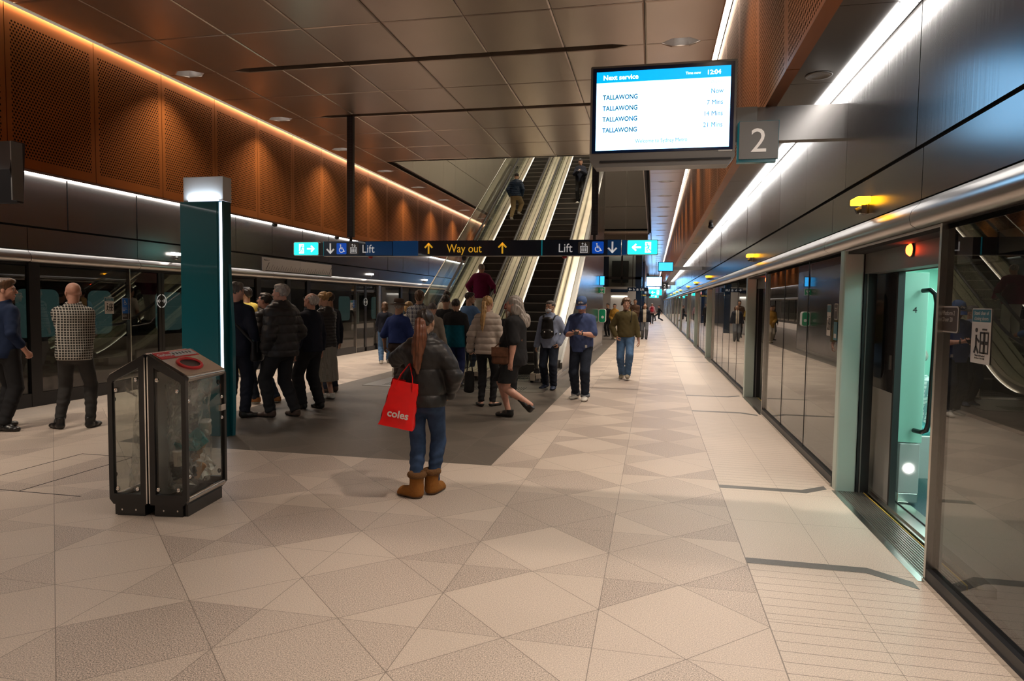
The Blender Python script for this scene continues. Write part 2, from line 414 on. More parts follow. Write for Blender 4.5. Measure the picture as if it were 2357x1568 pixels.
# ------------------------------------------------------------------ side walls
RW = random.Random(4)
def side(x, sg, ups, fasc, name, zt, zs, cx_, zcop, yc0, lean=0.0):
    """x wall plane, sg=+1 wall body lies towards +x"""
    def bx(b, xa, xb, *r): b.box(min(xa, xb), max(xa, xb), *r)
    w_ = MB()
    bx(w_, x+sg*.03, x+sg*.35, Y0, Y1, 2.1, zs+.3, M_back)
    y = ups[0]
    while y > Y0: y -= ups[1]
    while y < Y1:
        a, b = max(y, Y0)+.006, min(y+ups[1], Y1)-.006; t0_, t1_ = RW.uniform(-.006, .006), RW.uniform(-.006, .006)     # hand-set panels, never quite flush
        w_.prism([(x+t0_, a), (x+t1_, b), (x+sg*.028, b), (x+sg*.028, a)] if sg < 0 else [(x+t0_, a), (x+sg*.028, a), (x+sg*.028, b), (x+t1_, b)], 2.675, zs, M_wall, 'z'); y += ups[1]
    y = fasc[0]
    while y > Y0: y -= fasc[1]
    while y < Y1:
        a, b = max(y, Y0)+.005, min(y+fasc[1], Y1)-.005
        bx(w_, x, x+sg*.026, a, b, 2.325, 2.645, M_fascia)
        prof = [(x+sg*.03, 2.315), (x+sg*.0, 2.315), (x-sg*.012, 2.29), (x-sg*.05, 2.255), (x-sg*.065, 2.21), (x-sg*.055, 2.165), (x-sg*.02, 2.14), (x+sg*.12, 2.135)]
        if sg < 0: prof = prof[::-1]
        w_.prism(prof, a, b, M_tube, 'y', smooth=True); y += fasc[1]
    w_.build(name, kind='structure')
    # soffit and copper box
    s_ = MB()
    y = ups[0]
    while y > Y0: y -= ups[1]
    xa, xb = cx_+sg*.17, x-sg*.13
    while y < Y1:
        bx(s_, xa, xb, max(y, Y0)+.003, min(y+ups[1], Y1)-.003, zs, zs+.04, M_soffit)
        bx(s_, x-sg*.02, x, max(y, Y0)+.003, min(y+ups[1], Y1)-.003, zs, zs+.04, M_soffit); y += ups[1]
    bx(s_, cx_+sg*(.06+lean), x, Y0, Y1, zs+.09, zs+.12, M_back)
    s_.build(name+'_soffit', kind='structure')
    cp = MB(); y = yc0
    while y > Y0: y -= 1.4
    o = y
    while y < Y1:
        a, b = y-o+.005, y+1.4-o-.005
        pf = [(cx_, 5.40), (cx_+sg*.02, 5.40), (cx_+sg*(.02+lean), zcop), (cx_+sg*lean, zcop)]      # face leans back slightly towards its foot
        cp.prism(pf if sg > 0 else pf[::-1], a, b, M_copper, 'y')
        bx(cp, cx_+sg*lean, cx_+sg*.165, a, b, zcop-.012, zcop+.002, M_copperp)
        bx(cp, cx_+sg*.145, cx_+sg*.165, a, b, zcop-.01, zs+.06, M_copperp)
        y += 1.4
    bx(cp, cx_+sg*(.022+lean), cx_+sg*(.04+lean), 0, Y1-o, zcop+.01, 5.6, M_back)
    cp.build(name+'_copper_cladding', kind='structure', loc=(0, o, 0))
side(XR, 1, (4.81, 1.6), (4.67, 2.14), 'wall_right', 0, 3.60, CR, 3.455, 4.13, .067)
side(XL, -1, (8.85, 1.43), (8.15, 2.13), 'wall_left', 0, 3.45, CL, 3.35, 7.23)
# linear lights
def strip(name, x0, x1, z, m, seg, gap, label, y0=Y0, y1=Y1):
    b = MB(); y = y0
    while y < y1:
        b.box(x0, x1, y+gap, y+seg-gap, z, z+.012, m); y += seg
    b.build(name, label=label, cat='light')
strip('linear_light', 1.50, 1.61, 3.585, M_led, 1.6, .012, 'long white linear light at the top of the right platform screen wall', y0=4.81-1.6*8)
strip('linear_light', -8.94, -8.83, 3.435, M_led, 1.43, .012, 'long white linear light below the left copper panels', y0=8.85-1.43*12)
strip('linear_light', .805, .88, 5.45, M_ledr, 2.8, .01, 'bright linear light in the ceiling slot beside the right copper panels')
strip('linear_light', -8.21, -8.125, 5.45, M_ledw, 2.8, .01, 'warm linear light in the ceiling slot above the left copper panels')
# end walls
e = MB(); e.box(XL-1, XR+1, Y1, Y1+.1, -.2, 5.7, M_grey); e.build('wall_far', kind='structure')
e = MB(); e.box(XL-1, XR+1, Y0-.1, Y0, -.2, 5.7, M_grey); e.build('wall_near', kind='structure')

# ------------------------------------------------------------------ downlights
def spot(name, loc, power, parent=None, size=100, blend=.7, col=(1, .87, .72), rad=.06, rot=(0, 0, 0)):
    l = bpy.data.lights.new(name, 'SPOT'); l.energy = power; l.spot_size = math.radians(size); l.spot_blend = blend
    l.color = col; l.shadow_soft_size = rad
    o = bpy.data.objects.new(name, l); COL.objects.link(o); o.location = loc; o.rotation_euler = rot
    if parent: o.parent = parent
    return o
def hexa(a, b): return [(-a, 0), (-a*.45, b), (a*.45, b), (a, 0), (a*.45, -b), (-a*.45, -b)]
M_lhouse = mat('lamp_housing', (.55, .52, .5), .4)
h = MB(); O = hexa(.275, .155); I = hexa(.20, .10)
h.add([(x, y, .0) for x, y in O]+[(x, y, .10) for x, y in I], [(k, (k+1) % 6, 6+(k+1) % 6, 6+k) for k in range(6)], M_lhouse)
h.add([(x, y, .10) for x, y in I], [tuple(range(6))], M_black)
lens = MB(); lens.lathe([(.05, 0), (.05, .01)], M_lampd, 14)
proto = None; LP = 0
lensd = MB(); lensd.lathe([(.05, 0), (.05, .01)], M_black, 14)
nth = {0: 0, 1: 0, 2: 0}
for yl in LINES:
    for r_, cx_ in enumerate((.30, -7.70, -3.10)):
        if r_ == 2: continue
        if r_ == 1 and round(yl, 2) == 7.28: continue
        if proto is None:
            proto = empty('ceiling_downlight', (cx_, yl, ZC+.008)); o = proto
            h.build('housing', proto); L_ = lens.build('lens', proto); L_.location = (0, 0, .085)
            spot('lamp', (0, 0, .07), 400, proto, 104, 1.0, (1, .84, .68))
        else:
            o = copy_tree(proto); o.location = (cx_, yl, ZC+.008)
        nth[r_] += 1
        side_ = ('right', 'left', 'middle')[r_]
        setp(o, 'hexagonal recessed downlight in the %s ceiling row, %s' % (side_, 'above or behind the viewer' if yl < 8 else 'number %d from the front of the picture' % int(round((yl-7.28)/2.8))), 'light', 'downlights in the %s ceiling row' % side_)

# ------------------------------------------------------------------ stairwell opening
s_ = MB()
y = YO0
while y < YO1-.1:
    b = min(y+1.4, YO1)
    s_.box(XO0-.03, XO0, y+.004, b-.004, ZC-.0, 6.385, M_shaft); s_.box(XO0-.03, XO0, y+.004, b-.004, 6.40, 8.2, M_shaft); s_.box(XO0-.03, XO0, y+.004, b-.004, 8.215, 12, M_shaft)
    s_.box(XO1, XO1+.03, y+.004, b-.004, ZC, 12, M_shaft); y += 1.4
s_.box(XO0-.1, XO0-.03, YO0, YO1, ZC, 12, M_back); s_.box(XO1+.03, XO1+.1, YO0, YO1, ZC, 12, M_back)
s_.box(XO0, XO1, YO0-.12, YO0, ZC+.0, 12, M_shaft)
s_.build('wall_stairwell', kind='structure')
s_ = MB(); x = XO1
while x > XO0:
    a = max(x-1.2, XO0)
    for z0, z1 in ((5.0, 6.9), (6.93, 8.9), (8.93, 12)): s_.box(a+.012, x-.012, YO1, YO1+.03, z0, z1, M_shaftd)
    x -= 1.2
s_.box(XO0, XO1, YO1+.03, YO1+.3, 5.0, 12, M_shaft)
s_.build('wall_stairwell_end', kind='structure')
s_ = MB(); s_.box(XO0, XO1, YO0, YO1, 12, 12.1, M_shaft); s_.build('ceiling_stairwell', kind='structure')
M_upl = mat('upper_fill_panel', (1, .9, .75), .5, 0, 16.0, (1, .88, .70))  # unseen panels added to light the stairwell from above
for i, y in enumerate((20, 24.5, 29, 33.5)):
    b = MB(); b.box(-5.6, -1.4, y-.1, y+.1, 11.93, 11.99, M_upl)
    b.build('linear_light', label='unseen light panel added high in the stairwell above the escalators', cat='light', group='added stairwell lights')
spot('stairwell_fill', (-2.2, 21, 11.7), 2200, None, 90, .6, (1, .88, .7), .2, (0, math.radians(-25), 0))  # bare spot without a fixture, added to brighten the stairwell

# ------------------------------------------------------------------ escalators
YE = 14.5; K = math.tan(PI/6)
def B(y):
    """step nose height along the escalator with an eased bottom"""
    d = y-YE
    if d < -.7: return 0
    if d < .7: return K*(d+.7)**2/2.8
    return K*d
YS = [13.3, 13.8]+[13.8+.2*k for k in range(1, 10)]+[16.5, 20, 24, 28, 33]
def band(mb, x0, x1, o0, o1, m, ys=None, y0=None, y1=None, smooth=False):
    ys = [y for y in (ys or YS) if (y0 is None or y >= y0) and (y1 is None or y <= y1)]
    vs_ = []; fs = []
    for y in ys:
        z = B(y)
        a0 = max(z+o0, 0.0)
        vs_ += [(x0, y, a0), (x1, y, a0), (x1, y, z+o1), (x0, y, z+o1)]
    n = len(ys)
    for i in range(n-1):
        for k in range(4): fs.append((i*4+k, i*4+(k+1) % 4, i*4+4+(k+1) % 4, i*4+4+k))
    fs += [(3, 2, 1, 0), tuple((n-1)*4+k for k in range(4))]
    mb.add(vs_, fs, m, smooth)
M_step = mat('step_black', (.045, .040, .037), .42, .4)
M_stepn = mat('step_nose', (.36, .32, .28), .4, .2)
M_ledk = mat('skirt_led', (1, .9, .75), .5, 0, 2.2, (1, .9, .72))
def rail_path(top=.97):
    P = [(13.78, .26), (13.55, .24)]
    for k in range(0, 9):
        a = math.radians(250-20*k); P.append((13.62+.42*math.cos(a)*.95, .60+.37*math.sin(a)))
    P += [(13.9, .975), (14.2, .99)]
    P += [(y, B(y)+top) for y in (14.5, 14.8, 15.1, 15.5, 16.5, 20, 26, 33)]
    return P
def escalator(xs0, xs1, label):
    e = empty('escalator', ((xs0+xs1)/2, 13.4, 0), 0, label, 'escalator', 'escalators rising from the platform')
    ox = (xs0+xs1)/2; hw = (xs1-xs0)/2
    T = Matrix.Translation((0, -13.4, 0))
    def fin(mb, name, **k):
        mb.v = [tuple(T @ Vector(v)) for v in mb.v]; return mb.build(name, e, **k)
    # steps
    st = MB()
    n = 22; ribs = []
    st.box(-hw, hw, 0, .405, -.012, 0, M_step)                      # tread
    st.prism([(0, 0), (.405, 0), (.405, -.02), (.03, -.20), (.0, -.225)], -hw, hw, M_step, 'x')
    st.box(-hw, hw, -.006, .03, -.01, .004, M_stepn)
    for k in range(n):
        x = -hw+.02+(2*hw-.04)*k/(n-1); st.box(x-.006, x+.006, 0, .4, 0, .008, M_step)
    s0 = st.build('step', e); first = True
    ks = [(13.75+.4*k, .0) for k in range(2)]
    yy = 14.5; k = 0
    while yy < 32.6: ks.append((yy, .231*k+(.0))); yy += .4; k += 1
    for i, (y, z) in enumerate(ks):
        o = s0 if i == 0 else s0.copy()
        if i: COL.objects.link(o); o.parent = e
        o.location = (0, y-13.4, z+.004)
    for sg in (-1, 1):
        a = sg*hw
        b = MB(); band(b, min(a, a+sg*.035), max(a, a+sg*.035), -.3, .07, M_steel); fin(b, 'skirt')
        b = MB(); band(b, min(a+sg*.03, a+sg*.13), max(a+sg*.03, a+sg*.13), .05, .20, M_deck); fin(b, 'inner_deck')
        b = MB(); band(b, min(a+sg*.006, a+sg*.018), max(a+sg*.006, a+sg*.018), .072, .082, M_ledk, y0=14); fin(b, 'skirt_light')
        g_ = a+sg*.15
        RP = rail_path()
        low = [(y, B(y)+.18) for y in (13.45, 13.9, 14.3, 14.6, 14.9, 15.2, 16.5, 20, 26, 33)]
        up_ = [(y, z-.03) for (y, z) in RP if y >= 13.8 or z > .5][::-1]
        poly = low+up_
        poly = [p for p in poly]
        b = MB(); b.prism([(y-13.4, z) for y, z in poly], g_-.006, g_+.006, M_gclear, 'x'); b.build('glass_balustrade', e)
        b = MB(); b.tube([(g_, y-13.4, z) for y, z in RP], .036, M_rubber, 10, flat=(1.1, .62)); b.build('handrail', e)
        b = MB(); b.tube([(g_, y-13.4, z-.035*(1 if z > .6 else -.2)) for y, z in RP[3:]], .014, M_steel, 6); b.build('handrail_guide', e)
        b = MB(); b.box(g_-.075, g_+.075, .02, .5, 0, .23, M_steel); b.box(g_-.06, g_+.06, -.02, .12, .12, .28, M_black); b.box(g_-.03, g_+.03, -.008, .0, .03, .10, M_white)
        b.build('newel_base', e, bevel=.01)
        b = MB(); band(b, min(g_, g_+sg*.20), max(g_, g_+sg*.20), .1, .19, M_deck); fin(b, 'outer_deck')
    b = MB(); b.box(-hw, hw, -.0, .4, 0, .012, M_steel); 
    for k in range(30): b.box(-hw+.01+k*(2*hw/30), -hw+.022+k*(2*hw/30), .3, .42, .012, .018, M_plate)
    b.build('comb_plate', e)
    b = MB(); vs_ = []; ys = [17, 20, 24, 28, 33]
    band(b, -hw-.34, hw+.34, -.9, -.28, M_grey, ys=[16.6]+ys); fin(b, 'truss')
    e.location = (ox, 13.4, 0)
    return e
escalator(-3.32, -2.44, 'right escalator of the pair, bringing people down, dark steps and cream decks')
escalator(-4.93, -4.05, 'left escalator of the pair, carrying people up, dark steps and cream decks')
# metal floor plates before the escalators
b = MB()
for x0, x1 in ((-5.46, -3.72), (-3.68, -1.92)):
    b.box(x0, x1, 11.95, 13.4, 0, .006, M_plate)
    for k in range(9):
        for j in range(22): b.box(x0+.35+j*.047, x0+.365+j*.047, 12.1+k*.05, 12.13+k*.05, .006, .0072, M_back)
b.build('trim_3', kind='structure')
# side cladding below the escalators
M_clad = mat('polished_cladding', (.24, .235, .235), .2, .9, noise=(1.2, .12))
def cladding(x, sg, name):
    c_ = MB(); y = 14.6
    ys = [14.6, 15.8, 17.0, 18.2, 19.4, 20.6, 21.8, 23.0, 24.2, 25.4, 26.4]
    for a, b_ in zip(ys[:-1], ys[1:]):
        a += .005; b_ -= .005
        xx0, xx1 = (x-.05, x) if sg > 0 else (x, x+.05)
        zt0, zt1 = B(a)+.18, B(b_)+.18
        zm = 1.05
        c_.prism([(a, .1), (b_, .1), (b_, min(zm, zt1)), (a, min(zm, zt0))], xx0, xx1, M_clad, 'x')
        if zt1 > zm+.02: c_.prism([(a, zm+.008), (b_, zm+.008), (b_, zt1), (a, max(zt0, zm+.01))], xx0, xx1, M_clad, 'x')
    c_.prism([(14.7, 0), (26.4, 0), (26.4, B(26.4)+.1), (14.9, B(14.9)+.1)], x-sg*.052, x-sg*.3, M_grey, 'x')
    c_.box(min(x-sg*.05, x+sg*.006), max(x-sg*.05, x+sg*.006), 13.5, 26.4, 0, .1, M_steel)
    c_.box(min(x, x-sg*.14), max(x, x-sg*.14), 13.42, 14.6, .0, .19, M_steel)
    c_.build(name, kind='structure')
cladding(-1.93, 1, 'wall_escalator_right'); cladding(-5.44, -1, 'wall_escalator_left')
b = MB(); b.box(-5.4, -1.93, 26.4, 26.5, 0, 6.2, M_grey); b.build('wall_escalator_back', kind='structure')
# glass barrier left of the escalators
g_ = empty('glass_barrier', (-5.56, 14, 0), 0, 'frameless glass barrier with a thin steel cap left of the left escalator', 'barrier')
P = [(13.2, .95), (13.6, .75)]
bp = [(14.2, .35), (15.2, .5), (33, B(33)+.2), (33, B(33)+1.0), (16, B(16)+1.0), (15.2, B(15.2)+1.04), (14.7, .98), (14.2, .93)]
b = MB(); b.prism([(y-14, z) for y, z in bp], -.008, .008, M_gclear, 'x'); b.build('glass_pane', g_)
b = MB(); b.tube([(0, y-14, z) for y, z in [(13.9, .92), (14.2, .94), (14.7, .99), (15.2, B(15.2)+1.05), (16, B(16)+1.01), (24, B(24)+1.01), (33, B(33)+1.01)]], .018, M_steel, 8); b.build('top_cap', g_)
b = MB(); b.box(-.03, .03, .2, 12.4, 0, .35, M_steel); b.build('base_rail', g_)
# ------------------------------------------------------------------ platform screen doors, right side
def lab_n(i): return ['nearest', 'second nearest', 'third nearest', 'fourth nearest', 'fifth nearest', 'sixth nearest', 'seventh nearest', 'eighth nearest', 'ninth nearest', 'tenth nearest', 'eleventh nearest', 'twelfth nearest', 'thirteenth nearest', 'fourteenth nearest', 'fifteenth nearest', 'sixteenth nearest'][i]
def screen_panel(ya, yb, i):
    e = empty('platform_screen_panel', (XR, ya, 0), 0, 'full-height reflective glass screen panel on the right platform edge, %s' % lab_n(i), 'glass screen', 'glass screens on the right platform edge')
    L = yb-ya
    b = MB(); b.box(.03, .045, .02, L-.02, .09, 2.13, M_glass); b.build('glass_pane', e)
    b = MB(); b.box(.0, .075, .0, L, 0.0, .09, M_black); b.box(-.012, .0, 0, L, 0.0, .03, M_steel); b.build('base_rail', e)
    b = MB(); b.box(-.005, .08, L-.03, L, 0, 2.135, M_steel); b.build('edge_frame', e)
    n = max(1, round(L/1.25)); b = MB()
    for k in range(1, n): b = MB(); b.box(.026, .05, L*k/n-.006, L*k/n+.006, .09, 2.13, M_black); b.build('mullion', e)
    return e
prev = Y0
for i, yc in enumerate(DOORS_R):
    screen_panel(prev, yc-1.0, i); prev = yc+1.14
def post(yc, i):
    e = empty('door_post', (XR, yc+1.0, 0), 0, 'pale green metal post beside the platform screen doorway, %s' % lab_n(i), 'post', 'pale green doorway posts')
    b = MB(); b.rbox(0, .165, 0, .13, .0, 2.135, .015, M_mint, 'z'); b.build('post_body', e)
    b = MB(); b.box(.168, .27, .0, .12, 0, 2.13, M_black); b.box(.19, .20, -.01, 0, 0, 2.13, M_grey); b.build('door_leaf_edge', e)
    return e
for i, yc in enumerate(DOORS_R): post(yc, i)
# sill, tread plates
b = MB(); b.box(1.63, 1.66, Y0, Y1, -.05, -.0, M_steel)
for yc in DOORS_R[:6]:
    b.box(1.60, 1.645, yc-1, yc+1, 0, .003, M_steel)
    b.box(1.64, 1.86, yc-1, yc+1, -.03, -.004, M_plate)
    for k in range(11): b.box(1.648+k*.019, 1.657+k*.019, yc-1, yc+1, -.004, .002, M_plate)
    b.box(1.862, 1.868, yc-1, yc+1, -.03, .001, mat('yellow_edge', (.6, .42, .08), .5))
b.build('trim_4', kind='structure')
b = MB(); b.box(1.63, 1.9, Y0, Y1, -1.3, -.051, M_track); b.box(1.86, 5.2, Y0, Y1, -1.4, -1.3, M_track); b.box(5.2, 5.3, Y0, Y1, -1.4, 5, M_track); b.box(1.98, 5.2, Y0, Y1, 3.2, 3.3, M_track)
b.build('wall_track_right', kind='structure')
b = MB(); b.box(-12.4, -8.98, Y0, Y1, -1.4, -1.3, M_track); b.box(-12.5, -12.4, Y0, Y1, -1.4, 5, M_track); b.box(-12.4, -9.3, Y0, Y1, 3.2, 3.3, M_track); b.box(-9.1, -8.98, Y0, Y1, -1.3, -.1, M_track)
b.build('wall_track_left', kind='structure')
# door header boxes with warning lamps
def hdr(yc, i):
    e = empty('door_header', (1.80, yc, 2.0), 0, 'grey header box over the right platform screen doorway, %s' % lab_n(i), 'door header', 'headers over the screen doorways')
    b = MB(); b.box(0, .12, -1, 1, -.07, .14, M_grey); b.build('header_panel', e)
    b = MB(); b.box(-.17, 0, -1, 1, .125, .135, M_lgrey); b.build('header_soffit', e)
    for k in range(1): 
        b = MB(); b.lathe([(.045, 0), (.045, .012), (.03, .03), (.006, .036)], M_red, 18, M=Matrix.Translation((0, -.06, .055)) @ Matrix.Rotation(-PI/2, 4, 'Y')); b.lathe([(.056, 0), (.056, .01)], M_black, 18, M=Matrix.Translation((0.001, -.06, .055)) @ Matrix.Rotation(-PI/2, 4, 'Y'))
        b.build('warning_lamp', e, label='glowing red-orange round lamp')
for i, yc in enumerate(DOORS_R[:5]): hdr(yc, i)
def amber(x, y, sg, lab, lit=True):
    e = empty('fascia_lamp', (x, y, 2.44), 0, lab, 'lamp', 'lamps on the screen fascia')
    b = MB(); b.box(min(0, -sg*.10), max(0, -sg*.10), -.10, .10, .01, .06, M_amber if lit else M_lampd); b.build('lamp_body', e, bevel=.008)
    b = MB(); b.box(min(0, -sg*.05), max(0, -sg*.05), -.035, .035, -.07, .01, M_chrome); b.build('bracket', e, bevel=.006)
    b = MB(); b.cyl((-sg*.05, 0, -.03), (-sg*.08, 0, -.045), .022, M_black); b.build('camera_eye', e)
for i, yc in enumerate(DOORS_R[:9]):
    amber(XR, yc+.42, 1, 'glowing amber lamp block on the right fascia, %s' % lab_n(i))

# ------------------------------------------------------------------ train on the right
M_tw = mat('train_white', (.50, .49, .47), .28, .2); M_td = mat('train_dark', (.025, .024, .025), .18)
M_mintw = mat('train_mint_wall', (.36, .66, .55), .4); M_tfl = mat('train_floor_speckle', (.02, .045, .06), .5, noise=(120, .9))
M_tl = mat('train_ceiling_light', (1, 1, 1), .5, 0, 12.0, (.75, 1.0, .93)); M_tcl = mat('train_ceiling', (.6, .75, .70), .4)
tr = empty('train', (2.0, 5.35, 0), 0, 'train standing at the right platform with a door open, dark window band over white body', 'train')
def tb(b, x0, x1, y0, y1, z0, z1, m): b.box(x0-2.0, x1-2.0, y0-5.35, y1-5.35, z0, z1, m)
b = MB()
tb(b, 2.0, 2.06, Y0, 4.70, -.15, .95, M_tw); tb(b, 2.0, 2.06, 6.98, Y1, -.15, .95, M_tw)
tb(b, 2.0, 2.06, Y0, 4.70, .95, 1.97, M_td); tb(b, 2.0, 2.06, 6.98, Y1, .95, 1.97, M_td)
tb(b, 2.0, 2.06, 6.02, 6.98, -.15, 0, M_td)
tb(b, 2.0, 2.06, 4.70, 5.16, -.0, .95, M_tw); tb(b, 2.0, 2.06, 4.70, 5.16, .95, 1.95, M_td)
tb(b, 2.0, 2.06, Y0, Y1, 1.95, 2.75, M_tw); tb(b, 1.99, 2.0, 4.5, 6.9, 1.93, 2.10, M_grey)
tb(b, 4.7, 4.76, Y0, Y1, -.15, 2.75, M_tw)
b.build('body_side', tr)
b = MB(); tb(b, 2.02, 4.7, 1.0, 12, -.06, 0.0, M_tfl); b.build('cabin_floor', tr)
b = MB(); tb(b, 1.93, 2.12, 4.3, 6.95, -.05, .012, M_steel); tb(b, 1.90, 1.93, 4.3, 6.95, -.05, -.005, M_steel); tb(b, 2.03, 2.036, 4.3, 6.9, .012, .02, M_black); b.build('threshold', tr)
b = MB(); tb(b, 2.06, 4.7, 1.0, 12, 2.25, 2.3, M_tcl); tb(b, 4.6, 4.7, 1, 12, .9, 2.25, M_mintw); tb(b, 4.55, 4.7, 1, 12, 0, .9, M_mintw); tb(b, 2.06, 4.7, 12, 12.05, 0, 2.3, M_mintw); tb(b, 2.06, 4.7, .95, 1, 0, 2.3, M_mintw); tb(b, 2.06, 2.09, 6.98, 12, 0, 2.3, M_mintw)
b.build('cabin_lining', tr)
for xx in (2.7, 3.9):
    b = MB(); tb(b, xx-.09, xx+.09, 1.2, 11.8, 2.225, 2.248, M_tl); b.build('ceiling_lamp', tr)
# sliding leaf
lf = MB(); tb(lf, 1.955, 1.995, 6.02, 6.95, 0, .93, M_tw); tb(lf, 1.955, 1.995, 6.02, 6.95, .93, 1.93, M_td)
lf = lf.build('sliding_door', tr)
b = MB(); b.rbox(6.28-5.35, 6.74-5.35, 1.05, 1.72, -.047, -.050, .07, M_black, 'x') if False else b.prism(rrect(.90, 1.42, 1.02, 1.76, .09), -.05, -.044, mat('train_window', (.01, .012, .012), .05), 'x'); b.build('window', lf)
b = MB(); tb(b, 1.95, 2.0, 5.985, 6.02, 0, 1.93, M_rubber); b.build('door_seal', lf)
b = MB(); tb(b, 1.948, 1.955, 6.10, 6.125, 1.12, 1.24, M_steel); b.build('door_handle', lf)
# vestibule screen, lamp, grab rail
pn = MB(); tb(pn, 2.02, 2.205, 6.06, 6.12, .52, 1.93, M_mintw); tb(pn, 2.03, 2.185, 6.03, 6.12, .10, .515, M_lgrey); tb(pn, 2.03, 2.185, 6.035, 6.12, .02, .10, M_steel)
tb(pn, 2.185, 2.7, 6.5, 6.55, .12, .50, M_lgrey)
pn = pn.build('vestibule_screen', tr, bevel=.006)
b = MB(); b.lathe([(.038, 0), (.038, .008), (.0, .014)], mat('step_lamp', (1, 1, .95), .4, 0, 8.0), 18, M=Matrix.Translation((.105, .68, .31)) @ Matrix.Rotation(PI/2, 4, 'X')); b.build('step_lamp', pn)
text('4', .07, M_black, pn, (.09, .708, 1.60))
b = MB(); b.tube([(.15, .68, 1.78), (.175, .60, 1.785), (.195, .55, 1.75), (.20, .53, 1.68), (.19, .52, 1.2), (.178, .52, .72), (.168, .53, .66), (.15, .58, .635), (.13, .68, .63)], .019, mat('grab_rail_black', (.01, .02, .02), .25), 10); b.build('grab_rail', tr)
# seats glimpsed
b = MB(); tb(b, 2.25, 2.75, 6.9, 8.6, .35, .48, mat('seat_teal', (.02, .22, .22), .6, noise=(14, .8))); tb(b, 2.25, 2.4, 6.9, 8.6, .48, 1.0, MATS['seat_teal']); b.build('seat', tr, bevel=.03)
b = MB(); tb(b, 2.62, 2.65, 6.7, 6.73, 0, 2.25, mat('pole_yellow', (.6, .5, .05), .4)); b.build('grab_pole', tr)

# ------------------------------------------------------------------ left side: screens and train
def lpan(b, y0, y1, z0, z1, m, d=.0): b.box(XL-.05-d, XL-d, y0, y1, z0, z1, m)
lp_edges = [Y0, 4.0, 10.09, 11.72, 19.2, 20.8, 29, 45, 70, Y1]
for i, (a, b_) in enumerate(zip(lp_edges[:-1], lp_edges[1:])):
    door = i in (2, 4)
    if door: continue
    e = empty('platform_screen_panel', (XL, a, 0), 0, 'dark glass screen panel on the left platform edge, %s' % lab_n(i), 'glass screen', 'glass screens on the left platform edge')
    L = b_-a
    b = MB(); b.box(-.05, -.035, 0, L, .2, 2.13, M_glassd); b.build('glass_pane', e)
    b = MB(); b.box(-.07, 0, 0, L, 0, .2, M_black); b.build('base_rail', e)
    b = MB()
    ms = {1: [8.24], 3: [12.2, 14.0, 15.3, 16.3], 5: [21.1, 23.0, 26]}.get(i, [a+3*k for k in range(1, int(L/3))])
    for y in ms: b = MB(); b.box(-.06, .004, y-a-.09, y-a+.09, .0, 2.13, M_black); b.build('mullion', e)
    b = MB(); b.box(-.06, .01, L-.02, L, 0, 2.13, M_steel); b.build('edge_frame', e)
M_wline = mat('decal_white', (.8, .8, .78), .5, 0, .1)
for i, (a, b_) in enumerate(((10.09, 11.72), (19.2, 20.8))):
    e = empty('platform_screen_door', (XL, (a+b_)/2, 0), 0, 'closed pair of glass screen doors on the left platform edge, %s' % ('behind the teal totem' if i == 0 else 'beside the silver post near the hat man'), 'door', 'closed screen doors on the left')
    hw = (b_-a)/2
    for s_ in (-1, 1):
        lf = MB(); lf.box(-.075, -.06, min(0, s_*hw), max(0, s_*hw), .12, 2.13, M_glassd); lf = lf.build('door_leaf', e)
        b = MB(); b.box(-.08, -.045, s_*.005 if s_ > 0 else -.075, .075 if s_ > 0 else -.005, 0, 2.13, M_black); b.box(-.08, -.045, min(0, s_*hw), max(0, s_*hw), 0, .14, M_black); b.build('leaf_frame', lf)
        b = MB(); b.ring(0, 0, .12, .016, 0, .003, M_wline, -80 if s_ > 0 else 100, 80 if s_ > 0 else 260, 16)
        b.stroke([(s_*.02, 0), (s_*.09, 0)], .014, 0, .003, M_wline); b.stroke([(s_*.06, .03), (s_*.095, 0), (s_*.06, -.03)], .014, 0, .003, M_wline)
        R_ = Matrix.Rotation(PI/2, 4, 'Z'); b.v = [tuple(R_ @ Vector(v)) for v in b.v]
        o = b.build('arrow_decal', lf); o.location = (-.042, 0, 1.58)
b = MB(); b.box(XL-.08, XL+.03, 20.85, 21.05, 0, 2.13, M_steel); setp(b.build('door_post', bevel=.01), 'silver post on the left platform edge beside the closed screen doors', 'post')
for i, y in enumerate((20.2, 25.5)): amber(XL, y, -1, 'small white-lit lamp block on the left fascia, %s' % ('nearer one' if i == 0 else 'farther one'), False)
amber(XL, 11.2, -1, 'small white-lit lamp block on the left fascia peeking out left of the teal totem', False)
# left train
tl = empty('train', (-9.4, 12, 0), 0, 'train behind the left glass screens with teal lit windows and white lower body', 'train')
M_tealw = mat('train_window_lit', (.06, .10, .10), .2, 0, .055, (.35, .75, .72))
b = MB(); b.box(-.05, 0, Y0-12, 60, -.1, .93, M_tw); b.box(-.06, -.01, Y0-12, 60, .93, 1.92, M_td); b.box(-.05, 0, Y0-12, 60, 1.92, 2.6, M_tw); b.build('body_side', tl)
wys = [5.6, 7.2, 8.7, 9.9, 11.6, 12.7, 15.0, 17.2, 19.3, 21.6, 24, 26.5, 29]
for k, y in enumerate(wys):
    wd = .5 if k % 2 else .75
    b = MB(); b.prism(rrect(y-12-wd/2, y-12+wd/2, 1.0, 1.75, .12), -.012, .004, M_tealw, 'x'); b.build('window', tl)
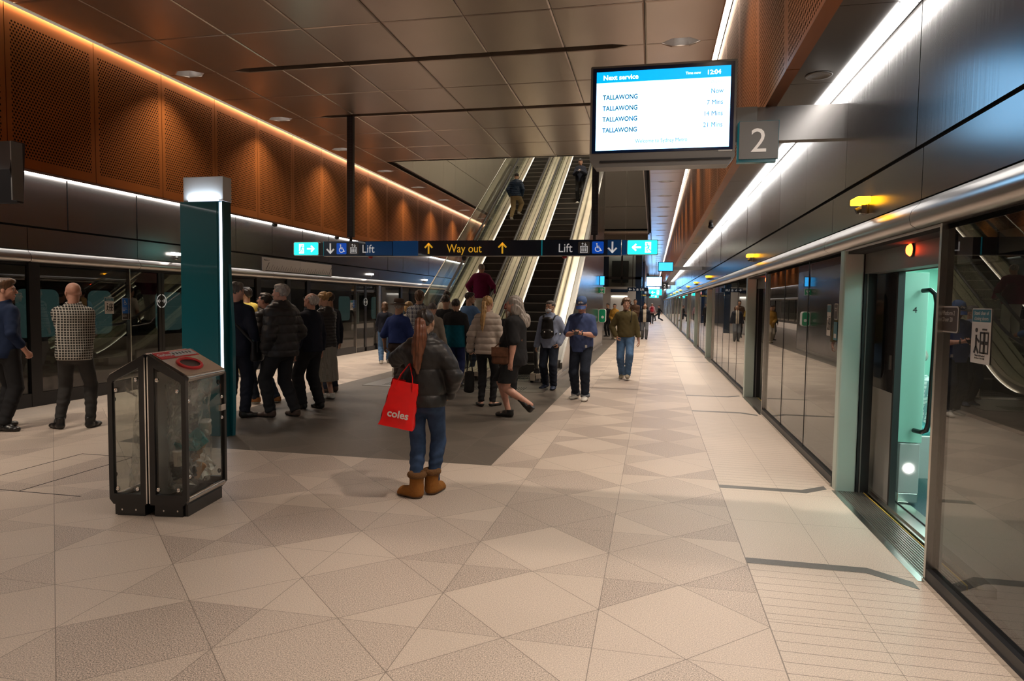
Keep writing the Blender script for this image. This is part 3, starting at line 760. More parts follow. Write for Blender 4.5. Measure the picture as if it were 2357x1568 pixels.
# route map
e = empty('route_map', (XL+.004, 14.13, 2.2), 0, 'long white route map strip on the left fascia, right of the teal totem', 'map')
b = MB(); b.box(0, .012, 0, 1.71, 0, .42, mat('map_white', (.55, .5, .47), .5)); b.box(0, .012, 1.72, 3.43, 0, .42, MATS['map_white']); b.build('map_board', e)
b = MB(); b.box(.012, .014, .12, 1.7, .10, .115, M_black); b.box(.012, .014, 1.73, 2.6, .10, .115, M_black); b.box(.012, .014, 2.2, 3.3, .10, .12, mat('map_teal', (.0, .12, .12), .5))
R_ = Matrix.Rotation(PI/2, 4, 'Z')
for k in range(31):
    y = .15+k*.104; L = (.10, .07, .12, .08)[k % 4]*(1.6 if k in (0, 30) else 1)
    sb = MB(); sb.stroke([(y, .14), (y+L*.8, .14+L)], .016 if k in (0, 30) else .007, -.014, -.012, M_black); sb.v = [tuple(R_ @ Vector(v)) for v in sb.v]
    b.add(sb.v, sb.f, M_black)
b.build('route_line', e)
text('Platform 1', .055, M_black, e, (.014, .06, .34), rz=PI/2)

# ------------------------------------------------------------------ stickers on the glass
M_stk = mat('sticker_white', (.62, .6, .57), .5); M_stt = mat('sticker_teal', (.02, .16, .22), .5); M_stb = mat('sticker_blue', (.0, .10, .42), .5); M_stbr = mat('sticker_brown', (.06, .045, .04), .5)
M_stg = mat('sticker_grey_text', (.55, .53, .5), .5)
def wall_obj(name, x, y, z, sg, label, cat, group=None):
    """sg=+1 faces -x (right side wall), sg=-1 faces +x; local x runs to the right as seen, local -y faces the viewer"""
    return empty(name, (x, y, z), -PI/2 if sg > 0 else PI/2, label, cat, group)
def clear_sticker(x, y, z, sg, wd, ht, label, full=True):
    e = wall_obj('warning_sticker', x, y, z, sg, label, 'sign')
    b = MB(); b.rbox(0, wd, -.002, 0, 0, ht, .006, M_stk); b.rbox(.006, wd-.006, -.003, -.002, ht*.755, ht-.006, .003, M_stt); b.build('sticker_sheet', e)
    b = MB(); Z = -.004; q = wd/.2
    b.disc(.055*q, .50*ht+.03, .011*q, Z, -.002, M_black); b.stroke([(.055*q, .50*ht), (.055*q, .30*ht), (.04*q, .2*ht)], .014*q, Z, -.002, M_black)
    b.stroke([(.055*q, .46*ht), (.085*q, .40*ht)], .01*q, Z, -.002, M_black); b.stroke([(.055*q, .3*ht), (.08*q, .2*ht)], .012*q, Z, -.002, M_black)
    for k in (0, 1):
        xx = (.10+.045*k)*q; b.stroke([(xx, .2*ht), (xx+.035*q, .2*ht), (xx+.035*q, .56*ht), (xx, .56*ht), (xx, .2*ht)], .008*q, Z, -.002, M_black); b.box(xx, xx+.035*q, Z, -.002, .35*ht, .41*ht, M_black)
    b.stroke([(.12*q, .62*ht), (.16*q, .62*ht)], .008*q, Z, -.002, M_black)
    b.build('pictogram', e)
    if full:
        text('Stand clear of\nclosing doors', wd*.135, M_stk, e, (wd/2, -.0035, ht*.885), align='CENTER', depth=.0003)
        text('Please hold handrail\nlet doors close fully', wd*.065, M_black, e, (wd/2, -.0035, ht*.13), align='CENTER', depth=.0003)
    return e
clear_sticker(XR+.028, 3.965, 1.36, 1, .205, .285, 'white and teal Stand clear of closing doors sticker on the nearest glass panel')
clear_sticker(XR+.028, 6.98, 1.36, 1, .14, .3, 'Stand clear sticker on the glass panel just past the open doorway', False)
clear_sticker(XL-.03, 9.56, 1.36, -1, .19, .28, 'white warning sticker on the left glass, right of the bald man')
clear_sticker(XL-.03, 18.85, 1.33, -1, .2, .3, 'small white warning sticker on the far left glass near the bun woman', False)
def door_plate(x, y, z, wd, ht, label):
    e = wall_obj('door_number_sign', x, y, z, 1, label, 'sign')
    b = MB(); b.rbox(0, wd, -.003, 0, 0, ht, .02, M_stg); b.rbox(.008, wd-.008, -.004, -.003, .008, ht-.008, .015, M_stbr); b.build('plate', e)
    text('Platform 2\nDoor 20', wd*.17, M_stg, e, (.02, -.0045, ht*.66), depth=.0003)
    return e
door_plate(XR+.028, 4.345, 1.505, .215, .15, 'brown rounded plate reading Platform 2 Door 20 on the nearest glass panel')
door_plate(XR+.028, 6.72, 1.52, .12, .15, 'brown door number plate on the glass beside the pale green post')
b = wall_obj('information_sticker', XR+.028, 6.72, 1.33, 1, 'small teal sticker under the door number plate past the doorway', 'sign')
q = MB(); q.box(0, .12, -.003, 0, 0, .17, M_stt); q.box(.02, .10, -.004, -.003, .02, .06, M_stg); q.build('sticker_sheet', b)
def wheel_icon(b, cx, cz, s, y0, y1, m):
    b.disc(cx-.10*s, cz+.36*s, .075*s, y0, y1, m); b.ring(cx+.0*s, cz-.14*s, .24*s, .06*s, y0, y1, m, 130, 370, 20)
    b.stroke([(cx-.09*s, cz+.26*s), (cx-.07*s, cz-.02*s), (cx+.16*s, cz-.02*s), (cx+.28*s, cz-.30*s), (cx+.38*s, cz-.25*s)], .075*s, y0, y1, m)
    b.stroke([(cx-.08*s, cz+.12*s), (cx+.12*s, cz+.12*s)], .06*s, y0, y1, m)
for (y, z, s_, lb) in ((9.93, 1.25, 1.0, 'blue accessible door sticker on the left glass behind the bald man'), (19.02, 1.3, .9, 'small blue accessible door sticker on the far left glass')):
    e = wall_obj('accessible_door_sticker', XL-.03, y, z, -1, lb, 'sign')
    b = MB(); b.rbox(0, .14*s_, -.003, 0, .0, .38*s_, .012, M_stk); b.rbox(.005, .135*s_, -.004, -.003, .11*s_, .375*s_, .01, M_stb); b.rbox(.005, .135*s_, -.004, -.003, .005, .11*s_, .006, M_black); b.build('sticker_sheet', e)
    b = MB(); wheel_icon(b, .07*s_, .30*s_, .10, -.005, -.004, M_stk); b.build('wheelchair_icon', e)
    text('Access or\nWheelchair\nSpace', .022*s_, M_stk, e, (.015, -.0045, .20*s_), depth=.0003); text('Platform 1\nDoor 19', .022*s_, M_stk, e, (.015, -.0045, .075*s_), depth=.0003)

# ------------------------------------------------------------------ way out sign
WY = 12.87
ws = empty('overhead_sign', (-3.67, WY, 2.7), 0, 'long dark blue overhead sign reading Lift, Way out, Lift on two black poles', 'sign')
def wx(x): return x+3.67
b = MB()
segs = [(-6.73, -5.22, M_navy), (-5.20, -4.68, M_bsheen), (-4.66, -2.15, M_navy), (-2.125, -.615, M_navy)]
for x0, x1, m in segs: b.box(wx(x0), wx(x1), 0, .14, -.15, .15, m)
b.box(wx(-6.74), wx(-6.73), 0, .14, -.15, .15, mat('sign_edge_teal', (.0, .2, .25), .3, 0, .3)); b.box(wx(-2.145), wx(-2.13), -.002, .14, -.15, .15, MATS['sign_edge_teal'])
b.box(wx(-6.73), wx(-.615), 0, .14, -.158, -.15, M_lgrey); b.box(wx(-.60), wx(-.51), .02, .12, -.14, .14, M_bsheen); b.box(wx(-6.85), wx(-6.75), .02, .12, -.14, .12, M_black)
b.build('sign_box', ws)
b = MB(); b.box(wx(-5.8), wx(-5.22), -.001, .0, -.14, .14, mat('sign_blue_sheen_a', (.0, .035, .13), .3, 0, .05, (0, .15, .5))); b.build('blue_sheen_face', ws); b = MB(); b.box(wx(-.87), wx(-.62), -.001, 0, -.14, .14, MATS['sign_blue_sheen_a']); b.build('sheen_face', ws)  # blue faces paint the fading reflection at both ends of the sign
def arrow(b, cx, cz, s, dirn, m, y0=-.006, y1=0, wdt=.2):
    c_, s_ = {'up': (1, 0), 'down': (-1, 0), 'left': (0, -1), 'right': (0, 1)}[dirn]
    def R2(x, z): return (cx+s*(c_*x+s_*z), cz+s*(-s_*x+c_*z)) if False else (cx+s*({'up': x, 'down': -x, 'left': -z, 'right': z}[dirn]), cz+s*({'up': z, 'down': -z, 'left': x, 'right': -x}[dirn]))
    b.stroke([R2(0, -.5), R2(0, .42)], wdt*s*.8, y0, y1, m)
    b.stroke([R2(-.36, .08), R2(0, .45)], wdt*s*.8, y0, y1, m); b.stroke([R2(0, .45), R2(.36, .08)], wdt*s*.8, y0, y1, m)
def lift_icon(b, cx, cz, s, m):
    b.stroke([(cx-.3*s, cz-.42*s), (cx+.3*s, cz-.42*s), (cx+.3*s, cz+.1*s), (cx-.3*s, cz+.1*s), (cx-.3*s, cz-.42*s)], .05*s, -.008, -.003, m)
    for k in (-1, 0, 1): b.disc(cx+k*.16*s, cz-.02*s, .045*s, -.008, -.003, m, n=10); b.box(cx+k*.16*s-.045*s, cx+k*.16*s+.045*s, -.008, -.003, cz-.33*s, cz-.08*s, m)
    for k, d in ((-.12, 1), (.12, -1)):
        b.stroke([(cx+k*s, cz+.18*s), (cx+k*s, cz+.40*s)], .035*s, -.008, -.003, m); z = cz+(.40 if d > 0 else .18)*s
        b.stroke([(cx+(k-.08)*s, z-d*.08*s), (cx+k*s, z), (cx+(k+.08)*s, z-d*.08*s)], .035*s, -.008, -.003, m)
for x in (-4.44, -2.92): b = MB(); arrow(b, wx(x), 0, .20, 'up', M_ambt); b.build('amber_arrow', ws)
for x in (-6.58, -.78): b = MB(); arrow(b, wx(x), 0, .20, 'down', M_lgs); b.build('grey_arrow', ws)
for x in (-6.33, -1.055):
    b = MB(); b.rbox(wx(x)-.11, wx(x)+.11, -.003, 0, -.115, .115, .02, M_wblue); wheel_icon(b, wx(x), 0, .20, -.006, -.003, M_lgs); b.build('wheelchair_symbol', ws)
for x in (-6.06, -1.32):
    b = MB(); b.rbox(wx(x)-.11, wx(x)+.11, -.003, 0, -.115, .115, .02, M_gbox); lift_icon(b, wx(x), 0, .22, M_lgs); b.build('lift_symbol', ws)
text('Lift', .235, M_lgs, ws, (wx(-5.88), -.002, -.085), wide=.92); text('Lift', .235, M_lgs, ws, (wx(-1.82), -.002, -.085), wide=.92)
text('Way out', .235, M_ambt, ws, (wx(-4.06), -.002, -.085), wide=.86)
M_perf = mat('perforated_black_post', (.02, .022, .03), .4, .4)
for x in (-6.155, -1.13):
    b = MB(); b.box(wx(x)-.062, wx(x)+.062, .02, .12, .24, 2.69, M_perf); b.cyl((wx(x), .07, .14), (wx(x), .07, .25), .03, M_black)
    for k in range(110):
        for j in range(4): b.box(wx(x)-.045+j*.027, wx(x)-.035+j*.027, .017, .02, .27+k*.022, .28+k*.022, M_lgs if False else mat('post_hole', (.12, .13, .17), .4))
    b.build('support_pole', ws)
for x in (-5.72, -1.70):
    b = MB(); b.lathe([(.05, 0), (.045, -.03), (.02, -.045)], mat('red_plastic', (.35, .01, .01), .4), 14, M=Matrix.Translation((wx(x), .07, -.158))); b.build('red_sounder', ws)
b = MB(); b.lathe([(.04, 0), (.05, -.03), (.045, -.07), (.0, -.095)], M_black, 14, M=Matrix.Translation((wx(-3.72), .07, -.158))); setp(b.build('security_camera', loc=(-3.67, WY, 2.7)), 'small black dome camera hanging under the middle of the overhead sign', 'camera')
def run_man(b, cx, cz, s, m, fl):
    f_ = fl
    b.disc(cx+f_*.10*s, cz+.34*s, .075*s, -.006, -.004, m, n=12)
    b.stroke([(cx+f_*.05*s, cz+.22*s), (cx-f_*.05*s, cz-.02*s)], .13*s, -.006, -.004, m)
    b.stroke([(cx-f_*.05*s, cz-.02*s), (cx+f_*.12*s, cz-.14*s), (cx+f_*.06*s, cz-.38*s)], .085*s, -.006, -.004, m)
    b.stroke([(cx-f_*.05*s, cz-.02*s), (cx-f_*.10*s, cz-.22*s), (cx-f_*.28*s, cz-.32*s)], .085*s, -.006, -.004, m)
    b.stroke([(cx+f_*.05*s, cz+.20*s), (cx+f_*.2*s, cz+.08*s), (cx+f_*.3*s, cz+.14*s)], .06*s, -.006, -.004, m)
    b.stroke([(cx+f_*.04*s, cz+.20*s), (cx-f_*.14*s, cz+.16*s), (cx-f_*.18*s, cz+.0*s)], .06*s, -.006, -.004, m)
def exit_box(x, y, z, dirn, label, s=1.0, wall=None):
    e = empty('exit_sign', (x, y, z), 0, label, 'exit sign', None); wd, ht = .575*s, .285*s
    b = MB(); b.rbox(-wd/2, wd/2, 0, .08, -ht/2, ht/2, .015, M_lgrey); b.rbox(-wd/2+.012*s, wd/2-.012*s, -.003, .0, -ht/2+.012*s, ht/2-.012*s, .01, M_exit); b.build('light_box', e)
    f_ = 1 if dirn == 'right' else -1
    b = MB(); b.box(-f_*.02*s-.055*s-f_*.085*s, -f_*.02*s+.055*s-f_*.085*s, -.004, -.003, -.10*s, .10*s, M_exitw); arrow(b, f_*.11*s, 0, .15*s, dirn, M_exitw, -.006, -.003, .26); b.build('white_symbol', e)
    b = MB(); run_man(b, -f_*.105*s, 0, .19*s, M_exit, f_); b.build('running_figure', e)
    b = MB()
    for i in (-1, 1):
        for j in (-1, 1): b.disc(i*(wd/2-.012), j*(ht/2-.012), .01, -.006, 0, M_chrome, n=8)
    b.build('screw', e)
    return e
exit_box(-7.13, WY, 2.70, 'right', 'glowing turquoise exit sign with right arrow at the left end of the overhead sign')
exit_box(-.222, WY, 2.70, 'left', 'glowing turquoise exit sign with left arrow at the right end of the overhead sign')

# ------------------------------------------------------------------ departure screen and its arm
M_disp = mat('display_white', (.6, .8, 1), .3, 0, 3.4, (.25, .60, 1)); M_dispc = mat('display_cyan', (0, .3, .7), .3, 0, .8, (.0, .45, 1))
M_dispt = mat('display_text', (.0, .07, .22), .3, 0, .16, (0, .3, .75)); M_dispg = mat('display_text_faint', (.35, .5, .65), .3, 0, .6, (.5, .65, .8))
M_bez = mat('bezel_blue_black', (.002, .012, .05), .15)
ds = empty('departure_screen', (.035, 6.4, 3.42), 0, 'large hanging departure screen reading Next service TALLAWONG with white display', 'screen', None)
b = MB(); b.rbox(-.655, .655, 0, .16, -.39, .43, .012, M_grey); b.build('casing', ds)
b = MB(); b.box(-.635, .635, -.004, 0, -.37, .41, M_bez); b.build('bezel', ds)
b = MB(); b.box(-.60, .60, -.006, -.004, -.345, .375, M_disp); dsp = b.build('display', ds)
b = MB(); b.box(-.60, .60, -.007, -.006, .275, .375, M_dispc); b.build('display_header', dsp)
b = MB(); b.prism([(-.655, -.39), (.655, -.39), (.655, -.43), (.60, -.50), (-.60, -.50), (-.655, -.43)], .0, .20, M_grey); b.box(-.56, .62, -.01, .0, -.455, -.44, M_black); b.box(.51, .63, -.004, .0, -.385, -.372, M_lgrey); b.build('lower_tray', ds)
text('Next service', .062, mat('display_text_white', (1, 1, 1), .3, 0, 2.0), dsp, (-.54, -.008, .30), depth=.0003, bold=.001); text('Time now', .034, MATS['display_text_white'], dsp, (.205, -.008, .313), depth=.0003, wide=.95); text('12:04', .056, MATS['display_text_white'], dsp, (.39, -.008, .303), depth=.0003, bold=.001)
text('Departs', .034, M_dispg, dsp, (.54, -.008, .225), align='RIGHT', depth=.0003); text('Service', .03, M_dispg, dsp, (-.54, -.008, .225), depth=.0003)
for k, (mn, z) in enumerate((('Now', .135), ('7 Mins', .035), ('14 Mins', -.065), ('21 Mins', -.165))):
    text('TALLAWONG', .060, M_dispt, dsp, (-.54, -.008, z-.015), depth=.0003, wide=.85, bold=.0016); text(mn, .060, M_dispt, dsp, (.54, -.008, z), align='RIGHT', depth=.0006, wide=.9)
text('Welcome to Sydney Metro', .050, M_dispt, dsp, (.0, -.008, -.285), align='CENTER', depth=.0006, wide=.85)
ar = empty('screen_bracket_arm', (XR, 6.47, 3.28), 0, 'grey metal bracket arm carrying the large departure screen from the right wall', 'bracket')
b = MB(); b.box(-.94, 0, 0, .12, -.15, .152, M_fascia); b.build('arm_box', ar); b = MB(); b.box(-.94, -.75, -.004, .125, -.155, .157, M_grey); b.build('arm_sleeve', ar)
p2 = empty('platform_number_sign', (.885, 6.36, 3.115), 0, 'square grey sign with a white numeral 2 hanging beside the departure screen', 'sign')
b = MB(); b.rbox(-.165, .165, 0, .02, -.165, .165, .006, M_grey); b.build('sign_plate', p2); b = MB(); b.box(-.178, .155, .022, .09, -.19, .16, mat('teal_edge', (.0, .13, .16), .2, 0, .1)); b.box(-.17, .172, .02, .024, -.17, .172, MATS['teal_edge']); b.build('backing_block', p2)
text('2', .30, mat('number_white', (.75, .7, .66), .5, 0, .15), p2, (0, -.002, -.105), align='CENTER', depth=.002)
# left monitor seen from its back
mo = empty('departure_screen', (-7.80, 6.35, 3.07), 0, 'black back of a hanging screen cut off by the left edge of the photo', 'screen')
b = MB(); b.prism([(-.06, .0), (.0, .33), (.14, .33), (.10, -.36), (.02, -.36)], -.67, .67, M_black, 'x'); b.build('casing', mo)
b = MB(); b.box(.66, .675, -.04, .10, -.34, .32, M_grey); b.build('edge_trim', mo)
b = MB(); b.box(-1.15, -.6, .0, .1, -.1, .15, M_black); b.build('arm', mo)
# more screens farther along
M_dispb = mat('display_blue', (.02, .2, .6), .3, 0, 1.3, (.04, .45, 1.0))
M_dispf = mat('display_far_white', (.6, .8, 1), .3, 0, 9.0, (.16, .48, 1))
def far_screen(y, x=.035, label='', blue=False, sc=1, z=3.42):
    e = empty('departure_screen', (x, y, z), 0, label, 'screen', 'departure screens along the right platform')
    e.scale = (sc, sc, sc)
    b = MB(); b.box(-.655, .655, 0, .16, -.41, .43, M_bez); b.box(.655, (1.63-x)/sc, .05, .16, -.28, .02, M_fascia); b.build('casing', e); e.scale = (sc, sc, sc)
    b = MB(); b.box(-.60, .60, -.01, 0, -.345, .375, M_dispb if blue else M_dispf); b.box(-.60, .60, .16, .17, -.345, .375, M_dispb if blue else M_dispf); b.build('display', e)  # second, rear lit face added for the blue light it throws
far_screen(56, label='white departure screen far down the platform, larger of the distant ones')
far_screen(70, label='white departure screen far down the platform, just beyond the larger one')
far_screen(92, label='smallest white departure screen at the far end of the platform')
far_screen(24, .40, 'bright blue display panel hanging far along the right wall', True, .40, 2.93)
p3 = empty('platform_number_sign', (.9, 55.9, 3.1), 0, 'small dark sign with numeral 2 beside the distant white screen', 'sign'); b = MB(); b.box(-.25, .25, 0, .05, -.25, .25, M_black); b.build('sign_plate', p3); text('2', .4, M_lgs, p3, (0, -.003, -.14), align='CENTER')
for x, y, z, lb in ((.2, 62, 2.65, 'small turquoise exit sign far along the platform under the white screens'), (.1, 84, 2.6, 'tiny turquoise exit sign near the far end of the platform')):
    q = exit_box(x, y, z, 'left', lb, 2.0); b = MB(); b.box(-.02, .02, .03, .07, .28, 5.4-z, M_black); b.build('support_pole', q)
fs_ = empty('overhead_sign', (-.85, 38, 2.42), 0, 'dark blue Lift sign with left arrow far along the platform', 'sign')
b = MB(); b.box(-.57, .57, 0, .1, -.11, .11, M_navy); b.build('sign_box', fs_); b = MB(); arrow(b, -.42, 0, .14, 'left', M_lgs); wheel_icon(b, -.22, 0, .14, -.006, 0, M_lgs); lift_icon(b, -.02, 0, .15, M_lgs); b.build('pictogram', fs_); text('Lift', .17, M_lgs, fs_, (.12, -.003, -.06))
b = MB(); b.cyl((-.3, .05, .1), (-.3, .05, 2.95), .02, M_black); b.cyl((.3, .05, .1), (.3, .05, 2.95), .02, M_black); b.build('support_pole', fs_)
ff = empty('overhead_sign', (-.95, 58, 2.35), 0, 'small dark sign with amber lettering on the distant core wall', 'sign'); b = MB(); b.box(-.75, .75, 0, .1, -.12, .12, M_black); b.build('sign_box', ff); b = MB(); b.box(-.02, .02, .03, .07, .12, 3.05, M_black); b.build('support_pole', ff); text('Way out', .2, M_ambt, ff, (0, -.003, -.07), align='CENTER')

# ------------------------------------------------------------------ lift tower and cores behind the escalators
lt = empty('lift_shaft', (-1.8, 40, 0), 0, 'glass and steel lift shaft with dark columns behind the escalators', 'lift shaft')
b = MB()
for x in (-1.15, .80): b.box(x-.05, x+.33, 0, .35, 0, ZC, M_navy)
b.box(-1.15, 1.1, 0, .3, 3.05, 3.2, M_black); b.box(-1.15, 1.1, 0, .3, 4.45, 4.55, M_black); b.box(-.1, .0, 0, .2, 2.7, ZC, M_black); b.build('steel_frame', lt)
b = MB(); b.box(-1.1, .8, .1, .12, 2.6, ZC, M_gclear); b.build('glass_wall', lt)
b = MB(); b.box(-1.05, .75, 1.9, 2.0, 0, ZC, M_grey); b.box(-.7, .3, 1.2, 1.8, 2.9, 4.2, M_black); b.build('back_wall', lt)
b = MB(); b.box(-.95, .7, .6, 1.8, 4.75, 5.1, mat('lobby_light', (1, .95, .85), .5, 0, 1.6, (1, .93, .82))); b.build('shaft_light', lt)
b = MB(); b.box(-1.1, -.65, -.25, 0, 0, 2.6, M_lgrey); b.box(.35, .8, -.25, 0, 0, 2.6, M_lgrey); b.box(-.65, .35, -.25, 0, 2.1, 2.6, M_lgrey); b.box(-.65, .35, -.3, -.25, 2.28, 2.45, M_navy); b.build('door_portal', lt)
b = MB(); b.box(-.65, .35, -.1, -.05, 0, 2.1, M_white); b.box(-.6, .3, -.2, -.11, 2.0, 2.06, MATS['lobby_light']); b.build('lift_door', lt)
c_ = MB(); c_.box(-5.6, -.75, 60, 76, 0, 2.6, M_grey); c_.box(-5.6, -.75, 60.2, 76, 2.6, ZC, M_lgrey); c_.box(-1.0, -.75, 59.9, 60, 0, 5.3, M_navy); c_.build('wall_core_far', kind='structure')
b = MB(); b.box(-3.0, -1.1, 59.9, 59.97, 4.9, 4.98, MATS['lobby_light']); setp(b.build('linear_light'), 'short light along the top of the distant core wall', 'light')
c_ = MB(); c_.box(-5.6, -.6, 86, 100, 0, ZC, M_grey); c_.build('wall_core_end', kind='structure')
# defibrillator sign, cabinet, small screen on the cladding
M_green = mat('aed_green', (.0, .16, .07), .4, 0, .06, (0, .5, .2))
e = empty('defibrillator_sign', (-1.83, 24.4, 2.1), 0, 'small green defibrillator flag sign on the cladding beside the escalator', 'sign'); b = MB(); b.box(-.115, .115, 0, .02, -.115, .115, M_white); b.box(-.10, .10, -.004, 0, -.10, .10, M_green); b.build('sign_plate', e)
b = MB(); b.disc(-.03, .03, .035, -.007, -.004, M_white); b.disc(.03, .03, .035, -.007, -.004, M_white); b.prism([(-.062, .02), (0, -.05), (.062, .02)], -.007, -.004, M_white); b.box(-.05, .05, -.007, -.004, -.085, -.06, M_white); b.build('heart_symbol', e)
e = empty('defibrillator_cabinet', (-1.80, 24.4, 1.18), 0, 'green and white defibrillator cabinet on the cladding beside the escalator', 'cabinet'); b = MB(); b.rbox(-.14, .13, 0, .3, -.25, .25, .08, M_white); b.build('cabinet_body', e); b = MB(); b.rbox(-.11, .12, -.006, 0, -.23, .23, .07, M_green); b.disc(.02, -.05, .05, -.01, -.006, M_white); b.build('cabinet_door', e)
e = empty('information_screen', (-1.83, 24.6, 2.46), 0, 'small bright screen on the cladding above the green sign', 'screen'); b = MB(); b.box(-.1, .09, 0, .04, -.18, .17, M_black); b.build('casing', e); b = MB(); b.box(-.08, .07, -.004, 0, -.16, .15, M_dispb); b.build('display', e)
# soffit speakers and cameras
for i, (y, x, z) in enumerate(((6.2, 1.33, 3.6), (22.4, 1.3, 3.6), (30, 1.3, 3.6))):
    b = MB(); b.lathe([(.11, 0), (.105, -.008), (.085, -.008), (.08, -.003), (.0, -.003)], M_grey, 24, M=Matrix.Translation((0, 0, 0))); setp(b.build('soffit_speaker', loc=(x, y, z)), 'round flush speaker in the right soffit, %s' % ['nearest', 'middle one', 'farthest'][i], 'speaker', 'flush speakers in the right soffit')
for i, (x, y, z) in enumerate(((1.31, 16.8, 3.6), (-8.6, 14.1, 3.45), (-8.6, 17.2, 3.45))):
    e = empty('security_camera', (x, y, z), 0, ['twin-lens security camera under the right soffit', 'nearer black dome camera under the left soffit', 'farther black dome camera under the left soffit'][i], 'camera'); b = MB(); b.cyl((0, 0, 0), (0, 0, -.05), .05, M_black); b.build('base', e)
    b = MB(); b.lathe([(.0, -.15), (.05, -.13), (.065, -.09), (.05, -.05)][::-1], M_black, 16); b.build('dome', e)

# ------------------------------------------------------------------ teal totem
to = empty('information_totem', (-5.2, 7.05, 0), 0, 'tall teal information totem with a vertical light strip and frosted white top', 'totem')
b = MB(); b.box(-.31, .185, -.05, .09, 0, 2.78, M_teal); b.build('totem_body', to, bevel=.006)
b = MB(); b.box(.188, .205, -.045, .08, .02, 2.78, M_teal); b.box(.25, .27, -.05, .09, 0, 2.78, mat('totem_edge', (.0, .07, .09), .3)); b.build('side_frame', to)
b = MB(); b.box(.206, .249, -.035, .07, .04, 2.77, mat('totem_led', (1, 1, 1), .5, 0, 2.6, (.86, .88, 1.0))); b.build('light_strip', to)
b = MB(); b.prism([(.262, 2.3), (.275, 1.9), (.315, 1.25), (.315, .3), (.30, 0), (.262, 0)], .03, .088, M_teal); b.build('rear_fin', to)
M_frost = mat('frosted_top', (.70, .72, .74), .5); M_frostl = mat('frosted_glow', (.8, .9, 1), .5, 0, .9, (.75, .88, 1))
b = MB(); b.box(-.275, .255, -.03, .13, 2.785, 3.07, M_frost); b.build('frosted_block', to, bevel=.004)
b = MB(); b.box(-.2, .2, -.045, -.032, 2.78, 2.80, M_frostl); b.build('top_lamp', to)
l = bpy.data.lights.new('totem_glow', 'AREA'); l.shape = 'RECTANGLE'; l.size = .4; l.size_y = .02; l.energy = 1.1; l.color = (.75, .88, 1)
o = bpy.data.objects.new('totem_glow', l); COL.objects.link(o); o.parent = to; o.location = (0, -.06, 2.80); o.rotation_euler = (math.radians(165), 0, 0)

# ------------------------------------------------------------------ the two garbage bins
M_binb = mat('bin_black', (.008, .008, .009), .3, coat=.3); M_bag = None
def bag_mat():
    m = bpy.data.materials.new('clear_bag'); m.use_nodes = True; MATS['clear_bag'] = m; t = m.node_tree; t.nodes.clear()
    o = t.nodes.new('ShaderNodeOutputMaterial'); mx = t.nodes.new('ShaderNodeMixShader'); tr_ = t.nodes.new('ShaderNodeBsdfTransparent'); g = t.nodes.new('ShaderNodeBsdfPrincipled')
    g.inputs['Base Color'].default_value = (.75, .73, .70, 1); g.inputs['Roughness'].default_value = .25
    n = t.nodes.new('ShaderNodeTexNoise'); n.inputs['Scale'].default_value = 5; n.inputs['Detail'].default_value = 4; n.inputs['Distortion'].default_value = 2.0
    tc = t.nodes.new('ShaderNodeTexCoord'); t.links.new(tc.outputs['Object'], n.inputs[0]); r = t.nodes.new('ShaderNodeMapRange'); r.inputs[1].default_value = .48; r.inputs[2].default_value = .72; r.inputs[3].default_value = .14; r.inputs[4].default_value = .78
    t.links.new(n.outputs[0], r.inputs[0]); t.links.new(r.outputs[0], mx.inputs[0]); t.links.new(tr_.outputs[0], mx.inputs[1]); t.links.new(g.outputs[0], mx.inputs[2]); t.links.new(mx.outputs[0], o.inputs[0]); return m
M_bag = bag_mat()
M_gred = mat('garbage_red', (.55, .008, .01), .4)
